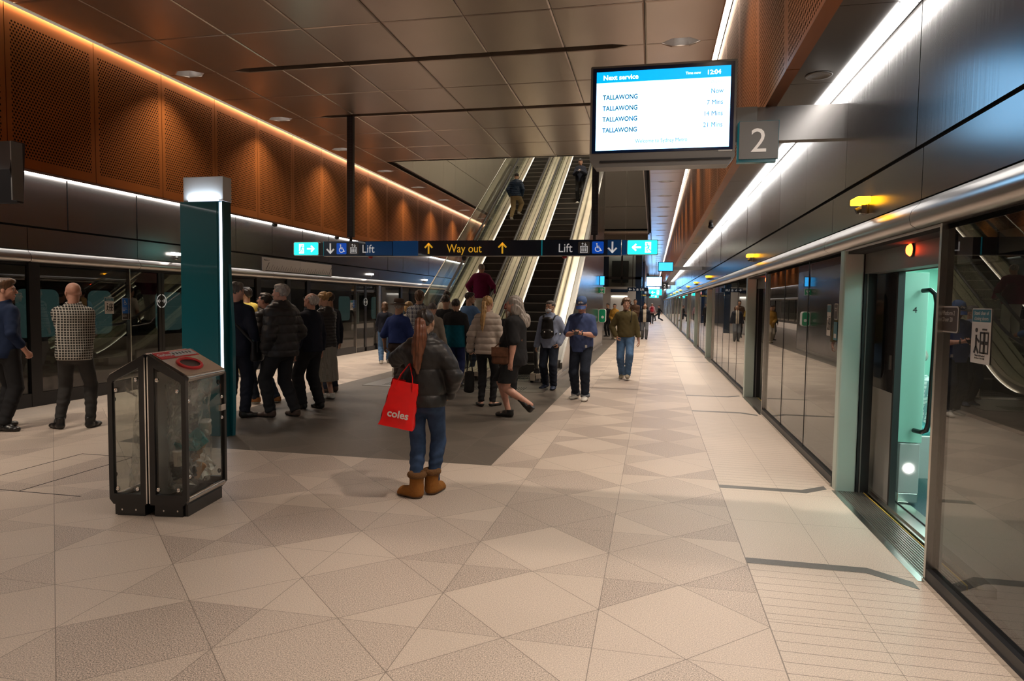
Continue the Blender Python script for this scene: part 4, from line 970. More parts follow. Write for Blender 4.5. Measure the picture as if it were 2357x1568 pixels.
def bin_(loc, rz, mirror, label):
    e = empty('garbage_bin', loc, rz, label, 'bin', 'pair of back-to-back garbage bins')
    e.scale = (.78, 1, 1)
    W, D = .60, .37      # D: back (x=0) to front (x=D), W along y
    sx = -1 if mirror else 1
    def X(b): 
        b.v = [(sx*v[0], v[1], v[2]) for v in b.v]
        if sx < 0: b.f = [tuple(reversed(f)) for f in b.f]
        return b
    zt0, zt1 = 1.225, 1.065
    out = [(0.0, .09), (D-.04, .09), (D, .13), (D, zt1-.03), (D-.03, zt1+.005), (0.0, zt0)]
    inn = [(.055, .17), (D-.05, .17), (D-.045, .20), (D-.045, zt1-.06), (D-.055, zt1-.045), (.055, zt0-.10)]
    for y0, y1, nm in ((0, .035, 'side_frame'), (W-.035, W, 'side_frame')):
        b = MB(); n = 6
        vs_ = [(x, y, z) for y in (y0, y1) for (x, z) in out+inn]
        fs = []
        for i in range(6):
            j = (i+1) % 6
            fs += [(i, j, 6+j, 6+i), (12+j, 12+i, 18+i, 18+j), (i+12, j+12, j, i), (6+i, 6+j, 18+j, 18+i)]
        b.add(vs_, fs, M_binb); X(b).build(nm, e)
        b = MB(); b.prism([(x, z) for x, z in inn], y0+.012, y0+.018, M_poly); p_ = X(b).build('side_window', e)
        yy = y0 if y0 == 0 else y1
        sgy = -1 if y0 == 0 else 1
        for (x, z) in ((.085, .21), (D-.085, .21), (.085, zt0-.19), (D-.085, zt1-.11)):
            b = MB(); b.lathe([(.0, 0), (.02, .0), (.018, .008), (.010, .016), (.0, .018)][1:], M_chrome, 14, M=Matrix.Translation((x, yy+sgy*-.006, z)) @ Matrix.Rotation(PI/2*(1 if sgy < 0 else -1), 4, 'X')); X(b).build('bolt', e)
    b = MB(); b.box(.0, .03, .03, .075, .09, zt0-.02, M_binb); b.box(.0, .03, W-.075, W-.03, .09, zt0-.02, M_binb); b.box(.0, .03, .03, W-.03, zt0-.14, zt0-.02, M_binb); b.box(.006, .012, .07, W-.07, .1, zt0-.1, mat('bin_divider', (.45, .43, .41), .4)); b.box(-.012, .0, .0, W, .1, zt0-.02, M_chrome); X(b).build('back_panel', e)
    b = MB(); b.box(.03, D-.06, .02, W-.02, 0, .09, M_binb); b.box(D-.06, D-.02, .04, W-.06, .0, .09, M_binb)
    for x in (.12, .26): b.disc(x, .045, .008, .017, .02, M_steel, n=8)
    X(b).build('plinth', e)
    b = MB(); b.box(.03, D-.03, .035, W-.035, .09, .11, M_binb); b.tube([(D-.022, .03, .128), (D-.022, W-.03, .128)], .024, M_steel, 10); X(b).build('bottom_rail', e)
    # front door of clear plastic
    b = MB(); b.box(D-.024, D-.016, .035, W-.035, .16, zt1-.05, M_poly); dr = X(b).build('front_door', e)
    b = MB()
    for (y, z) in ((.06, zt1-.19), (.06, .30), (W-.055, .67), (W-.055, .84)):
        b.lathe([(.018, .0), (.016, .008), (.006, .016)], M_chrome, 14, M=Matrix.Translation((D-.017, y, z)) @ Matrix.Rotation(PI/2, 4, 'Y'))
    b.box(D-.018, D+.012, W-.10, W-.03, .73, .78, M_chrome); X(b).build('latch', dr)
    # lid of stainless steel with red mouth
    b = MB(); th = math.atan2(zt0-zt1, D); L = D/math.cos(th)
    Ml = Matrix.Translation((0, 0, zt0)) @ Matrix.Rotation(th, 4, 'Y')
    b.box(.0, L, .03, W-.03, -.006, .006, M_steel, Ml); b.tube([(D-.02, .035, zt1-.018), (D-.02, W-.035, zt1-.018)], .03, M_steel, 12); ld = X(b).build('lid', e)
    b = MB(); b.box(.008, .115, .045, W-.045, .006, .009, M_gred, Ml); b.box(.02, .10, W*.40, W-.06, .009, .0105, M_stg, Ml); X(b).build('lid_label', ld)
    b = MB(); el = []; n = 28
    for k in range(n):
        a = 2*PI*k/n; el.append((.235+.085*math.cos(a), W/2-.03+.13*math.sin(a), .010))
    b.tube(el, .016, M_gred, 8, closed=True, M=Ml, flat=(1, .7)); b.add([(x, y, .007) for x, y, z in el], [tuple(range(n))], M_black, M=Ml); X(b).build('mouth_ring', ld)
    b = MB()
    for k in range(6):
        xx, yy = .06, W*.43+.045*k; b.disc(0, 0, .014, 0, .001, M_black, M=Ml @ Matrix.Translation((xx, yy, .0105)) @ Matrix.Rotation(PI/2, 4, 'X'), n=6+k); b.box(xx-.02, xx-.012, yy-.012, yy+.012, .0105, .0115, M_black, Ml)
    X(b).build('lid_pictogram', ld)
    if not mirror:
        tx = text('Garbage', .055, M_stk, ld, (0, 0, 0), depth=.0005, bold=.001)
        tx.parent = ld; tx.matrix_local = Ml @ Matrix.Translation((.075, .055, .010)) @ Matrix.Rotation(PI/2, 4, 'Z')
    # bag and litter: things inside, top level
    rng = random.Random(3 if mirror else 5); rows = []
    for i in range(15):
        z = 1.0-.82*i/14; rr = .86 if i > 0 else .98
        if i < 5: rr = .94-.03*i
        if mirror: rr *= (1.0 if i < 2 else (.55+.03*i))
        row = []
        for k in range(33):
            a = 2*PI*k/32; c_, s_ = math.cos(a), math.sin(a)
            px = (abs(c_)**.6)*(1 if c_ > 0 else -1)*.135*rr; py = (abs(s_)**.6)*(1 if s_ > 0 else -1)*.25*rr
            w_ = .010*math.sin(a*9+i*.7)+.008*math.sin(a*17-i*1.3)
            row.append((sx*(.185+px*(1+w_*6)), W/2+py*(1+w_*4), z+.012*math.sin(a*6+i)))
        rows.append(row)
    rows.append([(sx*(.185+(p[0]*sx-.185)*.25), W/2+(p[1]-W/2)*.25, .175) for p in rows[-1]])
    b = MB(); b.grid(rows, M_bag); o = b.build('bin_liner', loc=loc, rz=rz); o.scale = (.78, 1, 1)
    setp(o, 'clear plastic bin liner hanging inside the %s garbage bin' % ('left, nearly empty' if mirror else 'right, part-filled'), 'bin bag')
    return e, W, D
BR = math.radians(7.5)
bin_((-3.655, 4.27, 0), BR, False, 'right garbage bin with steel lid, red mouth and clear plastic door')
bin_((-3.685, 4.265, 0), BR, True, 'left garbage bin of the back-to-back pair, half hidden, with clear window')
# litter in the right bin
Mlit = Matrix.Translation((-3.655, 4.27, 0)) @ Matrix.Rotation(BR, 4, 'Z')
cols = {'white': (.85, .83, .8), 'kraft': (.50, .27, .12), 'teal': (.07, .32, .34), 'blue': (.08, .2, .45), 'dark': (.05, .05, .05)}
rng = random.Random(11)
items = [('paper_cup', .27, .45, .60, 'white'), ('paper_cup', .22, .12, .42, 'white'), ('paper_cup', .28, .30, .28, 'kraft'), ('paper_bag', .2, .42, .40, 'kraft'), ('paper_bag', .24, .22, .50, 'teal'), ('napkin', .26, .38, .30, 'white'), ('napkin', .22, .16, .26, 'white'), ('food_box', .2, .3, .22, 'dark'), ('food_box', .22, .46, .24, 'white'), ('paper_bag', .25, .15, .33, 'dark'), ('food_box', .24, .36, .52, 'teal')]
desc = ['upright at the top of the litter', 'lying low near the near side', 'tipped in the middle', 'crumpled at the far side', 'crumpled near the top', 'crumpled at middle height', 'crumpled near the bottom', 'at the bottom', 'at the bottom far side', 'wedged at the near side', 'on top of the litter']
for i, (nm, x, y, z, c_) in enumerate(items):
    m = mat('litter_'+c_, cols[c_], .6); b = MB()
    R_ = Matrix.Rotation(rng.uniform(-1.2, 1.2), 4, 'X') @ Matrix.Rotation(rng.uniform(-1, 1), 4, 'Y') @ Matrix.Rotation(rng.uniform(0, 3), 4, 'Z')
    if i == 0: R_ = Matrix.Rotation(.25, 4, 'X')
    if nm == 'paper_cup': b.lathe([(.028, -.05), (.038, .045), (.042, .045), (.042, .055), (.034, .058)], m, 16, M=R_)
    elif nm == 'food_box': b.prism([(-.06, -.03), (.06, -.03), (.07, .03), (-.07, .03)], -.05, .05, m, M=R_)
    else:
        rows = []
        for a in range(9):
            rows.append([tuple(R_ @ Vector(((a-4)*.018+rng.uniform(-.008, .008), (k-4)*.02+rng.uniform(-.01, .01), rng.uniform(-.025, .025)))) for k in range(9)])
        b.grid(rows, m, smooth=False)
    o = b.build(nm); o.matrix_world = Mlit @ Matrix.Translation(((x-.02)*.78, y, z)) @ Matrix.Scale(1.12, 4)
    setp(o, '%s %s %s inside the right garbage bin' % ({'white': 'white', 'kraft': 'brown', 'teal': 'teal', 'blue': 'blue', 'dark': 'dark'}[c_], nm.replace('_', ' '), desc[i]), nm.replace('_', ' '), 'litter in the right garbage bin')
# ------------------------------------------------------------------ organic surfaces: signed distance fields meshed by surface nets
F32 = np.float32
def V3(*a): return np.array(a, dtype=F32)
def smin(a, b, k):
    h = np.clip(.5+.5*(b-a)/k, 0, 1); return b*(1-h)+a*h-k*h*(1-h)
class Cap:
    """tapered limb from a to b"""
    def __init__(s, a, b, ra, rb, k=.02): s.a = V3(*a); s.b = V3(*b); s.ra = ra; s.rb = rb; s.k = k
    def bounds(s, g): r = max(s.ra, s.rb)+g; return np.minimum(s.a, s.b)-r, np.maximum(s.a, s.b)+r
    def d(s, p, g=0.):
        ab = s.b-s.a; t = np.clip(((p-s.a)@ab)/max(float(ab@ab), 1e-9), 0, 1)
        q = p-s.a-t[:, None]*ab; s.t = t
        return np.sqrt((q*q).sum(1))-(s.ra+(s.rb-s.ra)*t)-g
class Slab:
    """limb with an elliptical cross-section: side axis u"""
    def __init__(s, a, b, wa, da, wb, db, u=(1, 0, 0), k=.03):
        s.a = V3(*a); s.b = V3(*b); s.w = (wa, wb); s.dd = (da, db); s.k = k
        ax = s.b-s.a; s.L = float(np.linalg.norm(ax)) or 1e-6; ax = ax/s.L; u = V3(*u); u = u-ax*(u@ax); s.u = u/np.linalg.norm(u); s.v = np.cross(ax, s.u); s.ax = ax
    def bounds(s, g): r = max(max(s.w), max(s.dd))+g; return np.minimum(s.a, s.b)-r, np.maximum(s.a, s.b)+r
    def d(s, p, g=0.):
        q = p-s.a; h = q@s.ax; t = np.clip(h/s.L, 0, 1); e = h-t*s.L
        w_ = s.w[0]+(s.w[1]-s.w[0])*t+g; dd = s.dd[0]+(s.dd[1]-s.dd[0])*t+g; m = np.minimum(w_, dd)
        k0 = np.sqrt((q@s.u/w_)**2+(q@s.v/dd)**2+(e/m)**2); k1 = np.sqrt((q@s.u/w_**2)**2+(q@s.v/dd**2)**2+(e/m**2)**2)+1e-9
        return k0*(k0-1)/k1
class Ell:
    def __init__(s, c, r, rot=None, k=.02): s.c = V3(*c); s.r = V3(*r); s.R = rot; s.k = k
    def bounds(s, g): r = float(s.r.max())+g; return s.c-r, s.c+r
    def d(s, p, g=0.):
        q = p-s.c
        if s.R is not None: q = q@s.R
        r = s.r+g; k0 = np.sqrt(((q/r)**2).sum(1)); k1 = np.sqrt(((q/r**2)**2).sum(1))+1e-9
        return k0*(k0-1)/k1
def union(prims, g=0., mod=None, sub=(), cut=()):
    def f(p):
        D = np.full(len(p), 1.0, F32)
        for q in prims:
            lo, hi = q.bounds(g+.06); m = ((p > lo) & (p < hi)).all(1)
            if not m.any(): continue
            D[m] = smin(D[m], q.d(p[m], g), q.k)
        if mod is not None: D = D+mod(p)
        for q in sub: D = -smin(-D, q.d(p), .012)
        for c in cut: D = np.maximum(D, c(p))
        return D
    f.bounds = (np.min([q.bounds(g+.03)[0] for q in prims], 0), np.max([q.bounds(g+.03)[1] for q in prims], 0))
    return f
def plane(pt, n):
    pt = V3(*pt); n = V3(*n); n = n/np.linalg.norm(n)
    return lambda p: (p-pt)@n
def nets(f, h):
    """sparse surface nets: coarse pass finds the active blocks, fine pass evaluates only there"""
    lo, hi = f.bounds; B_ = 6; H = h*B_
    lo = lo-h*2; nb = np.ceil((hi-lo+h*2)/H).astype(int)+1
    gx, gy, gz = np.meshgrid(*[np.arange(n) for n in nb], indexing='ij')
    cen = lo+(np.stack([gx, gy, gz], -1).reshape(-1, 3)+.5)*H
    dc = f(cen.astype(F32)); act = np.abs(dc) < H*1.35
    N = nb*B_+1; D = np.full(N, 1.0, F32)
    # sign fill from the coarse value
    Dc = dc.reshape(nb); D[:-1, :-1, :-1] = np.repeat(np.repeat(np.repeat(np.sign(Dc), B_, 0), B_, 1), B_, 2)
    mask = np.zeros(N, bool); A = act.reshape(nb)
    M3 = np.repeat(np.repeat(np.repeat(A, B_, 0), B_, 1), B_, 2)
    mask[:-1, :-1, :-1] |= M3; mask[1:, 1:, 1:] |= M3; mask[1:, :-1, :-1] |= M3; mask[:-1, 1:, :-1] |= M3; mask[:-1, :-1, 1:] |= M3
    idx = np.argwhere(mask); P = (lo+idx*h).astype(F32); out = np.empty(len(P), F32)
    for i in range(0, len(P), 200000): out[i:i+200000] = f(P[i:i+200000])
    D[mask] = out
    ins = D < 0
    c = [ins[i:N[0]-1+i, j:N[1]-1+j, k:N[2]-1+k] for i in (0, 1) for j in (0, 1) for k in (0, 1)]
    s_ = sum(x.astype(np.int8) for x in c); cell = (s_ > 0) & (s_ < 8)
    ci = np.argwhere(cell); num = np.full(cell.shape, -1, np.int64); num[tuple(ci.T)] = np.arange(len(ci))
    acc = np.zeros((len(ci), 3)); cnt = np.zeros(len(ci))
    offs = [(i, j, k) for i in (0, 1) for j in (0, 1) for k in (0, 1)]
    for a in offs:
        for ax in range(3):
            if a[ax]: continue
            b = list(a); b[ax] = 1
            da = D[ci[:, 0]+a[0], ci[:, 1]+a[1], ci[:, 2]+a[2]]; db = D[ci[:, 0]+b[0], ci[:, 1]+b[1], ci[:, 2]+b[2]]
            m = (da < 0) != (db < 0); t = np.where(m, da/np.where(da == db, 1, da-db), 0)
            t = np.clip(t, 0, 1)
            pt = np.array(a, float)[None, :]+np.zeros((len(ci), 3)); pt[:, ax] += t
            acc[m] += pt[m]; cnt[m] += 1
    v = lo+(ci+acc/np.maximum(cnt, 1)[:, None])*h
    quads = []
    for ax in range(3):
        o = [1, 1, 1]; sl0 = [slice(1, N[i]-1) for i in range(3)]; sl1 = [slice(1, N[i]-1) for i in range(3)]
        sl0[ax] = slice(0, N[ax]-1); sl1[ax] = slice(1, N[ax])
        a0, a1 = ins[tuple(sl0)], ins[tuple(sl1)]; ch = np.argwhere(a0 != a1)
        if not len(ch): continue
        st = a0[tuple(ch.T)]
        g = ch.copy()
        for i in range(3):
            if i != ax: g[:, i] += 1
        u_, w_ = [(1, 2), (2, 0), (0, 1)][ax]
        e1 = np.zeros(3, int); e1[u_] = 1; e2 = np.zeros(3, int); e2[w_] = 1
        q = [num[tuple((g-e1-e2).T)], num[tuple((g-e2).T)], num[tuple(g.T)], num[tuple((g-e1).T)]]
        q = np.stack(q, 1); q[~st] = q[~st][:, ::-1]; quads.append(q)
    q = np.concatenate(quads); q = q[(q >= 0).all(1)]
    return v, q
def mesh_np(name, v, q, mats, mi=None, parent=None, label=None):
    me = bpy.data.meshes.new(name); me.vertices.add(len(v)); me.vertices.foreach_set('co', np.asarray(v, F32).ravel())
    me.loops.add(len(q)*4); me.loops.foreach_set('vertex_index', q.astype(np.int32).ravel())
    me.polygons.add(len(q)); me.polygons.foreach_set('loop_start', np.arange(0, len(q)*4, 4, dtype=np.int32)); me.polygons.foreach_set('loop_total', np.full(len(q), 4, np.int32))
    me.polygons.foreach_set('use_smooth', np.ones(len(q), bool))
    for m in mats: me.materials.append(m)
    if mi is not None: me.polygons.foreach_set('material_index', mi.astype(np.int32))
    me.update(calc_edges=True); me.validate()
    o = bpy.data.objects.new(name, me); COL.objects.link(o)
    if parent: o.parent = parent
    if label: o['label'] = label
    return o
def rotm(rx=0, ry=0, rz=0):
    return np.array((Matrix.Rotation(rz, 3, 'Z') @ Matrix.Rotation(ry, 3, 'Y') @ Matrix.Rotation(rx, 3, 'X')), dtype=F32)

# ------------------------------------------------------------------ skin, hair and cloth materials
def skin(name, c):
    m = mat('skin_'+name, c, .5, noise=(22, .10)); m.node_tree.nodes['Principled BSDF'].inputs['Subsurface Weight'].default_value = .0; return m
SK = {'fair': skin('fair', (.56, .32, .23)), 'pink': skin('pink', (.58, .30, .22)), 'tan': skin('tan', (.42, .23, .145)), 'brown': skin('brown', (.30, .16, .095))}
def hairm(name, c, c2=None):
    m = mat('hair_'+name, c, .42, noise=(60, .55), bump=(70, .5), stretch=(1, 1, .12)); return m
HR = {'brown': hairm('brown', (.10, .05, .025)), 'dark': hairm('dark', (.018, .013, .011)), 'grey': hairm('grey', (.33, .29, .26)), 'white': hairm('white', (.55, .50, .46)), 'blonde': hairm('blonde', (.42, .25, .10)), 'auburn': hairm('auburn', (.14, .045, .018)), 'saltpepper': hairm('saltpepper', (.10, .09, .085))}
def cloth(name, c, rough=.85, noise=(9, .12), bump=(16, .35)):
    return mat('cloth_'+name, c, rough, noise=noise, bump=bump, spec=.25)
M_eye = mat('eye', (.03, .02, .015), .2); M_lip = mat('lips', (.42, .15, .12), .5); M_eyew = mat('eye_white', (.7, .66, .62), .3)
def plaid(name, base, line, pitch, thick, line2=None, rough=.85):
    m = mat(name, base, rough, spec=.2); g = NG(m); tc, x, y, z = g.obj()
    xy = g.m('ADD', x, g.m('MULTIPLY', y, .7))
    fx = g.m('LESS_THAN', g.m('FRACT', g.m('DIVIDE', xy, pitch)), thick); fz = g.m('LESS_THAN', g.m('FRACT', g.m('DIVIDE', z, pitch)), thick)
    s_ = g.m('MAXIMUM', fx, fz)
    c = g.mix(s_, base, line)
    if line2:
        f2 = g.m('LESS_THAN', g.m('FRACT', g.m('DIVIDE', xy, pitch*2)), .3); f3 = g.m('LESS_THAN', g.m('FRACT', g.m('DIVIDE', z, pitch*2)), .3)
        c = g.mix(g.m('MULTIPLY', g.m('ADD', f2, f3), .4), c, line2)
    g.link(c, g.b.inputs['Base Color']); return m
M_sole = mat('shoe_sole_white', (.6, .57, .52), .6); M_soled = mat('shoe_sole_dark', (.03, .025, .02), .6)
def hash3(p, f, ph=0.):
    return (np.sin(p[:, 0]*f+ph)*np.sin(p[:, 1]*f*1.13+1.7+ph)*np.sin(p[:, 2]*f*.9+.6+ph*2))

# ------------------------------------------------------------------ the figure
def ik(a, b, la, lb, hint):
    """middle joint of a two-bone limb from a to b, bending towards hint"""
    a = Vector(a); b = Vector(b); d = b-a; L = min(d.length, (la+lb)*.998); dn = d.normalized()
    x = (la*la-lb*lb+L*L)/(2*L); h = math.sqrt(max(la*la-x*x, 0)); hn = Vector(hint); hn = hn-dn*hn.dot(dn)
    hn = hn.normalized() if hn.length > 1e-5 else Vector((0, 1, 0))
    return a+dn*x+hn*h, a+dn*L
ARMS = {  # wrist target (x outwards, y forward, z) and elbow hint, standing frame at 1.75 m
    'down': ((.27, .03, .87), (.35, -1, 0)), 'pocket': ((.20, .06, .93), (1, -1.0, 0)), 'phone': ((.07, .30, 1.22), (1, -.6, -1)),
    'phone2': ((.05, .27, 1.16), (1, -.5, -1)), 'crossed': ((-.05, .19, 1.15), (.8, -.5, -1.2)), 'chin': ((.06, .19, 1.36), (.7, -.2, -1.6)),
    'swingf': ((.22, .26, .97), (.2, -1, -.2)), 'swingb': ((.27, -.20, .92), (.3, -1, 0)), 'rail': ((.42, .25, 1.10), (.5, -1, -.5)), 'carry': ((.29, .02, .90), (.4, -1, 0)),
    'front': ((.06, .22, .98), (1, -.7, -.3)), 'strap': ((.12, .19, 1.12), (1, -.5, -.8))}
def hand_prims(w, d, n, s, sc, curl, spread=1.0):
    """w wrist, d along the hand, n palm side, s thumb side"""
    w, d, n, s = [Vector(x) for x in (w, d, n, s)]; P = []
    def pt(a, b, c): return tuple(w+(d*a+s*b+n*c)*sc)
    P.append(Slab(pt(.01, 0, 0), pt(.035, 0, 0), .026*sc, .019*sc, .033*sc, .016*sc, u=tuple(s), k=.012))
    P.append(Slab(pt(.035, 0, 0), pt(.082, 0, .002), .034*sc, .015*sc, .036*sc, .012*sc, u=tuple(s), k=.01))
    for i, (b, L) in enumerate(((.027, .070), (.009, .080), (-.009, .075), (-.026, .058))):
        a = .086-.004*abs(i-1.2); c = .0; seg = (L*.45, L*.32, L*.25); an = 0; cur = Vector((a, b, c)); r = .0085
        for j, l in enumerate(seg):
            an += curl*(.75+.1*i if j == 0 else 1.05); nx = cur+Vector((math.cos(an)*l, b*.10*spread if j == 0 else 0, math.sin(an)*l))
            P.append(Cap(pt(*cur), pt(*nx), r*sc, (r-.0009)*sc, k=.004)); cur = nx; r -= .0009
    cur = Vector((.030, .028, .004)); ta = .55
    for j, l in enumerate((.042, .032, .026)):
        nx = cur+Vector((math.cos(ta)*l, math.sin(ta)*l*(1 if j == 0 else .3), .010+curl*.018))
        P.append(Cap(pt(*cur), pt(*nx), (.0115-.001*j)*sc, (.0105-.001*j)*sc, k=.006 if j else .012)); cur = nx
    return P

def person(label, x, y, face, H, skin_='fair', z=0., arms=('down', 'down'), legs=((-.09, 0, 0), (.09, 0, 0)), lean=0., twist=0., head=(0, 0, 0),
           girth=1.0, female=False, hair=None, top=None, bottom=None, shoes=None, extras=(), res=.008, group=None, curl=(.55, .55), knee_out=.0, belly=0., hunch=0., hip=0.):
    """face: heading in degrees, 0 looks along +y, 90 looks along -x.  arms: left, right.  head: yaw, pitch, roll in degrees"""
    s = H/1.75; G = girth
    e = empty('person', (x, y, z), math.radians(face), label, 'person', group)
    def P(v): return Vector(v)*s
    # pelvis height from the feet
    fl, fr = [Vector(q[:3]) for q in legs]
    pel = P((0, hip, .935-.0*abs(fl.y-fr.y)-.02*abs(fl.x-fr.x)-.10*(abs(fl.y-fr.y)**2)/.2))
    Rl = Matrix.Rotation(-lean*PI/180, 3, 'X'); Rt = Matrix.Rotation(twist*PI/180, 3, 'Z')
    def U(v):    # upper body point
        v = P(v); q = v-P((0, 0, .935)); return pel+Rl @ (Rt @ q)
    sw = (.140 if female else .156)*(1+.4*(G-1)); hw = .095 if female else .09
    neck = U((0, -.005-hunch*.2, 1.475)); nh = P((0, -.005-hunch*.2, 1.475))
    hy, hp, hr = [q*PI/180 for q in head]
    Rh = Rt @ Matrix.Rotation(hy, 3, 'Z') @ Matrix.Rotation(-hp, 3, 'X') @ Matrix.Rotation(hr, 3, 'Y')
    Rh = Matrix.Rotation(-lean*.4*PI/180, 3, 'X') @ Rh
    hc = neck+Matrix.Rotation(-lean*.7*PI/180, 3, 'X') @ Vector((0, .012*s+hunch, .055*s))+Rh @ Vector((0, .012, .100))*s
    J = {}; arms_s = []
    for i, sg in enumerate((-1, 1)):
        sh = U((sg*sw, -.01-hunch*.3, 1.392)); J['sh', sg] = sh
        A = arms[i]
        if isinstance(A, str): A = ARMS[A]
        tw, hint = A[0], A[1]
        wr = U((sg*tw[0], tw[1], tw[2])); h_ = Rl @ (Rt @ Vector((sg*hint[0], hint[1], hint[2])))
        el, wr = ik(sh, wr, .285*s, .255*s, h_); J['el', sg] = el; J['wr', sg] = wr
        hip_ = pel+P((sg*hw, 0, -.015)); J['hip', sg] = hip_
        q = legs[i]; az = q[2]; yaw = (q[3] if len(q) > 3 else sg*-8)*PI/180; pitch = (q[4] if len(q) > 4 else 0)*PI/180
        an = P((q[0], q[1]-.03, .09+az)); kn, an2 = ik(hip_, an, .43*s, .42*s, (sg*.1+sg*knee_out, 1, 0)); J['kn', sg] = kn; J['an', sg] = an2
        fd = Matrix.Rotation(yaw, 3, 'Z') @ Matrix.Rotation(-pitch, 3, 'X') @ Vector((0, 1, 0)); fu = Matrix.Rotation(yaw, 3, 'Z') @ Matrix.Rotation(-pitch, 3, 'X') @ Vector((0, 0, 1))
        J['fd', sg] = fd; J['fu', sg] = fu
    ux = tuple(Rt @ Vector((1, 0, 0)))
    hipw = (.155 if female else .150)
    torso = [Slab(pel+P((0, -.005, -.03)), pel+P((0, 0, .06)), hipw*G*s, .105*G*s, .145*G*s, .10*G*s, k=.05),
             Slab(U((0, 0, 1.00)), U((0, .005, 1.12)), (.135 if female else .145)*G*s, .098*G*s, (.120 if female else .138)*G*s, .092*G*s, u=ux, k=.05),
             Slab(U((0, .0, 1.14)), U((0, -.0-hunch*.2, 1.33)), (.128 if female else .142)*G*s, .095*G*s, (.140 if female else .162)*G*s, (.105)*G*s, u=ux, k=.05),
             Cap(J['sh', -1]*.9+J['sh', 1]*.1+Vector((0, 0, -.012*s)), J['sh', 1]*.9+J['sh', -1]*.1+Vector((0, 0, -.012*s)), .055*G*s, .055*G*s, k=.06),
             Cap(U((0, -.018-hunch*.25, 1.36)), U((0, -.012-hunch*.2, 1.455)), .085*s, .056*s, k=.07)]
    for sg in (-1, 1):
        torso.append(Ell(pel+P((sg*.07, -.055, -.03)), V3(.078, .07, .085)*s*G, k=.05))
        if female: torso.append(Ell(U((sg*.07, .085, 1.27)), V3(.06, .05, .06)*s, k=.04))
    if belly: torso.append(Ell(U((0, .05+belly*.5, 1.09)), V3(.135*G, .06+belly, .14)*s, k=.06))
    ng = .052 if female else .060
    necks = [Cap(neck+Vector((0, -.005*s, -.05*s)), hc+Rh @ Vector((0, -.028, -.055))*s, ng*1.05*s, (.048 if female else .056)*s, k=.025)]
    armp = {}; legp = {}
    for sg in (-1, 1):
        a, b, c_ = J['sh', sg], J['el', sg], J['wr', sg]; g_ = (G*.6+.4)*(.86 if female else 1)
        armp[sg] = [Cap(a, b, .052*g_*s, .039*g_*s, k=.04), Cap(b, c_, .040*g_*s, .026*g_*s, k=.015), Cap(b.lerp(c_, .12), b.lerp(c_, .4), .041*g_*s, .037*g_*s, k=.02)]
        a, b, c_ = J['hip', sg], J['kn', sg], J['an', sg]; bk = -Vector(J['fd', sg])*.012*s
        legp[sg] = [Cap(a, b, .082*(G*.7+.3)*s, .053*(G*.6+.4)*s, k=.045), Cap(b, c_, .052*(G*.5+.5)*s, .037*s, k=.02), Cap(b.lerp(c_, .18)+bk, b.lerp(c_, .48)+bk*.6, .052*(G*.5+.5)*s, .044*s, k=.02)]
    feet = {}
    for sg in (-1, 1):
        an = J['an', sg]; fd = J['fd', sg]; fu = J['fu', sg]; side_ = fd.cross(fu)
        heel = an-fu*.05*s-fd*.035*s; toe = an-fu*.062*s+fd*.13*s
        feet[sg] = [Slab(heel, toe, .032*s, .030*s, .042*s, .022*s, u=tuple(side_), k=.02)]
    # body: one continuous surface
    hp_ = {}
    for i, sg in enumerate((-1, 1)):
        b, c_ = J['el', sg], J['wr', sg]; d = (c_-b).normalized()
        ref = Rl @ (Rt @ Vector((-sg, .0, 0)))           # palm towards the body
        fwd = Rl @ (Rt @ Vector((0, 1, 0)))
        if abs(d.dot(ref)) > .75: ref = Vector((0, 0, -1)); n_ = ref-d*ref.dot(d); n_.normalize(); th = fwd-d*fwd.dot(d)-n_*fwd.dot(n_)
        else: n_ = ref-d*ref.dot(d); n_.normalize(); th = fwd-d*fwd.dot(d)-n_*fwd.dot(n_)
        if isinstance(arms[i], str) and arms[i].startswith('phone'): n_ = Vector((-sg*.5, -.2, .9)); n_ = (n_-d*n_.dot(d)).normalized(); th = -d.cross(n_)*sg
        if th.length < .1: th = Vector((0, 0, 1))-d*d.z
        th.normalize(); hd = d
        hp_[sg] = hand_prims(c_, hd, n_, th, .93*s if not female else .86*s, curl[i]); J['pn', sg] = n_; J['hd', sg] = hd
    HP = head_prims(hc, Rh, s, female)
    vis_head = union(HP[0]+necks, sub=HP[1])
    body = torso+necks+armp[-1]+armp[1]+legp[-1]+legp[1]+feet[-1]+feet[1]+hp_[-1]+hp_[1]+HP[0]
    fb = union(body, sub=HP[1])
    v, q = nets(fb, res)
    # colour the face
    L = (v-np.array(hc))@np.array(Rh)/(s*1.06); cen = L[q].mean(1); mi = np.zeros(len(q), int)
    if res < .0125:
        for sx in (-1, 1):
            mi[(np.abs(cen[:, 0]-sx*.031) < .0135) & (np.abs(cen[:, 2]-.012) < .0062) & (cen[:, 1] > .062)] = 3
            mi[(np.abs(cen[:, 0]-sx*.031) < .0062) & (np.abs(cen[:, 2]-.012) < .0065) & (cen[:, 1] > .062)] = 1
        mi[(np.abs(np.abs(cen[:, 0])-.032) < .019) & (np.abs(cen[:, 2]-.0355+.12*np.abs(np.abs(cen[:, 0])-.028)) < .005) & (cen[:, 1] > .055)] = 4
        mi[(np.abs(cen[:, 0]) < .024) & (np.abs(cen[:, 2]+.058) < .0075*(1.2-np.abs(cen[:, 0])/.03)) & (cen[:, 1] > .065)] = 2
    hm = HR[hair[1]] if hair else M_eye
    mesh_np('body', v, q, [SK[skin_], M_eye, M_lip, M_eyew, hm], mi, e)
    ctx = dict(e=e, s=s, J=J, torso=torso, arm=armp, leg=legp, feet=feet, necks=necks, hc=hc, Rh=Rh, U=U, P=P, Rl=Rl, Rt=Rt, pel=pel, res=res, G=G, HP=HP, female=female, neck=neck)
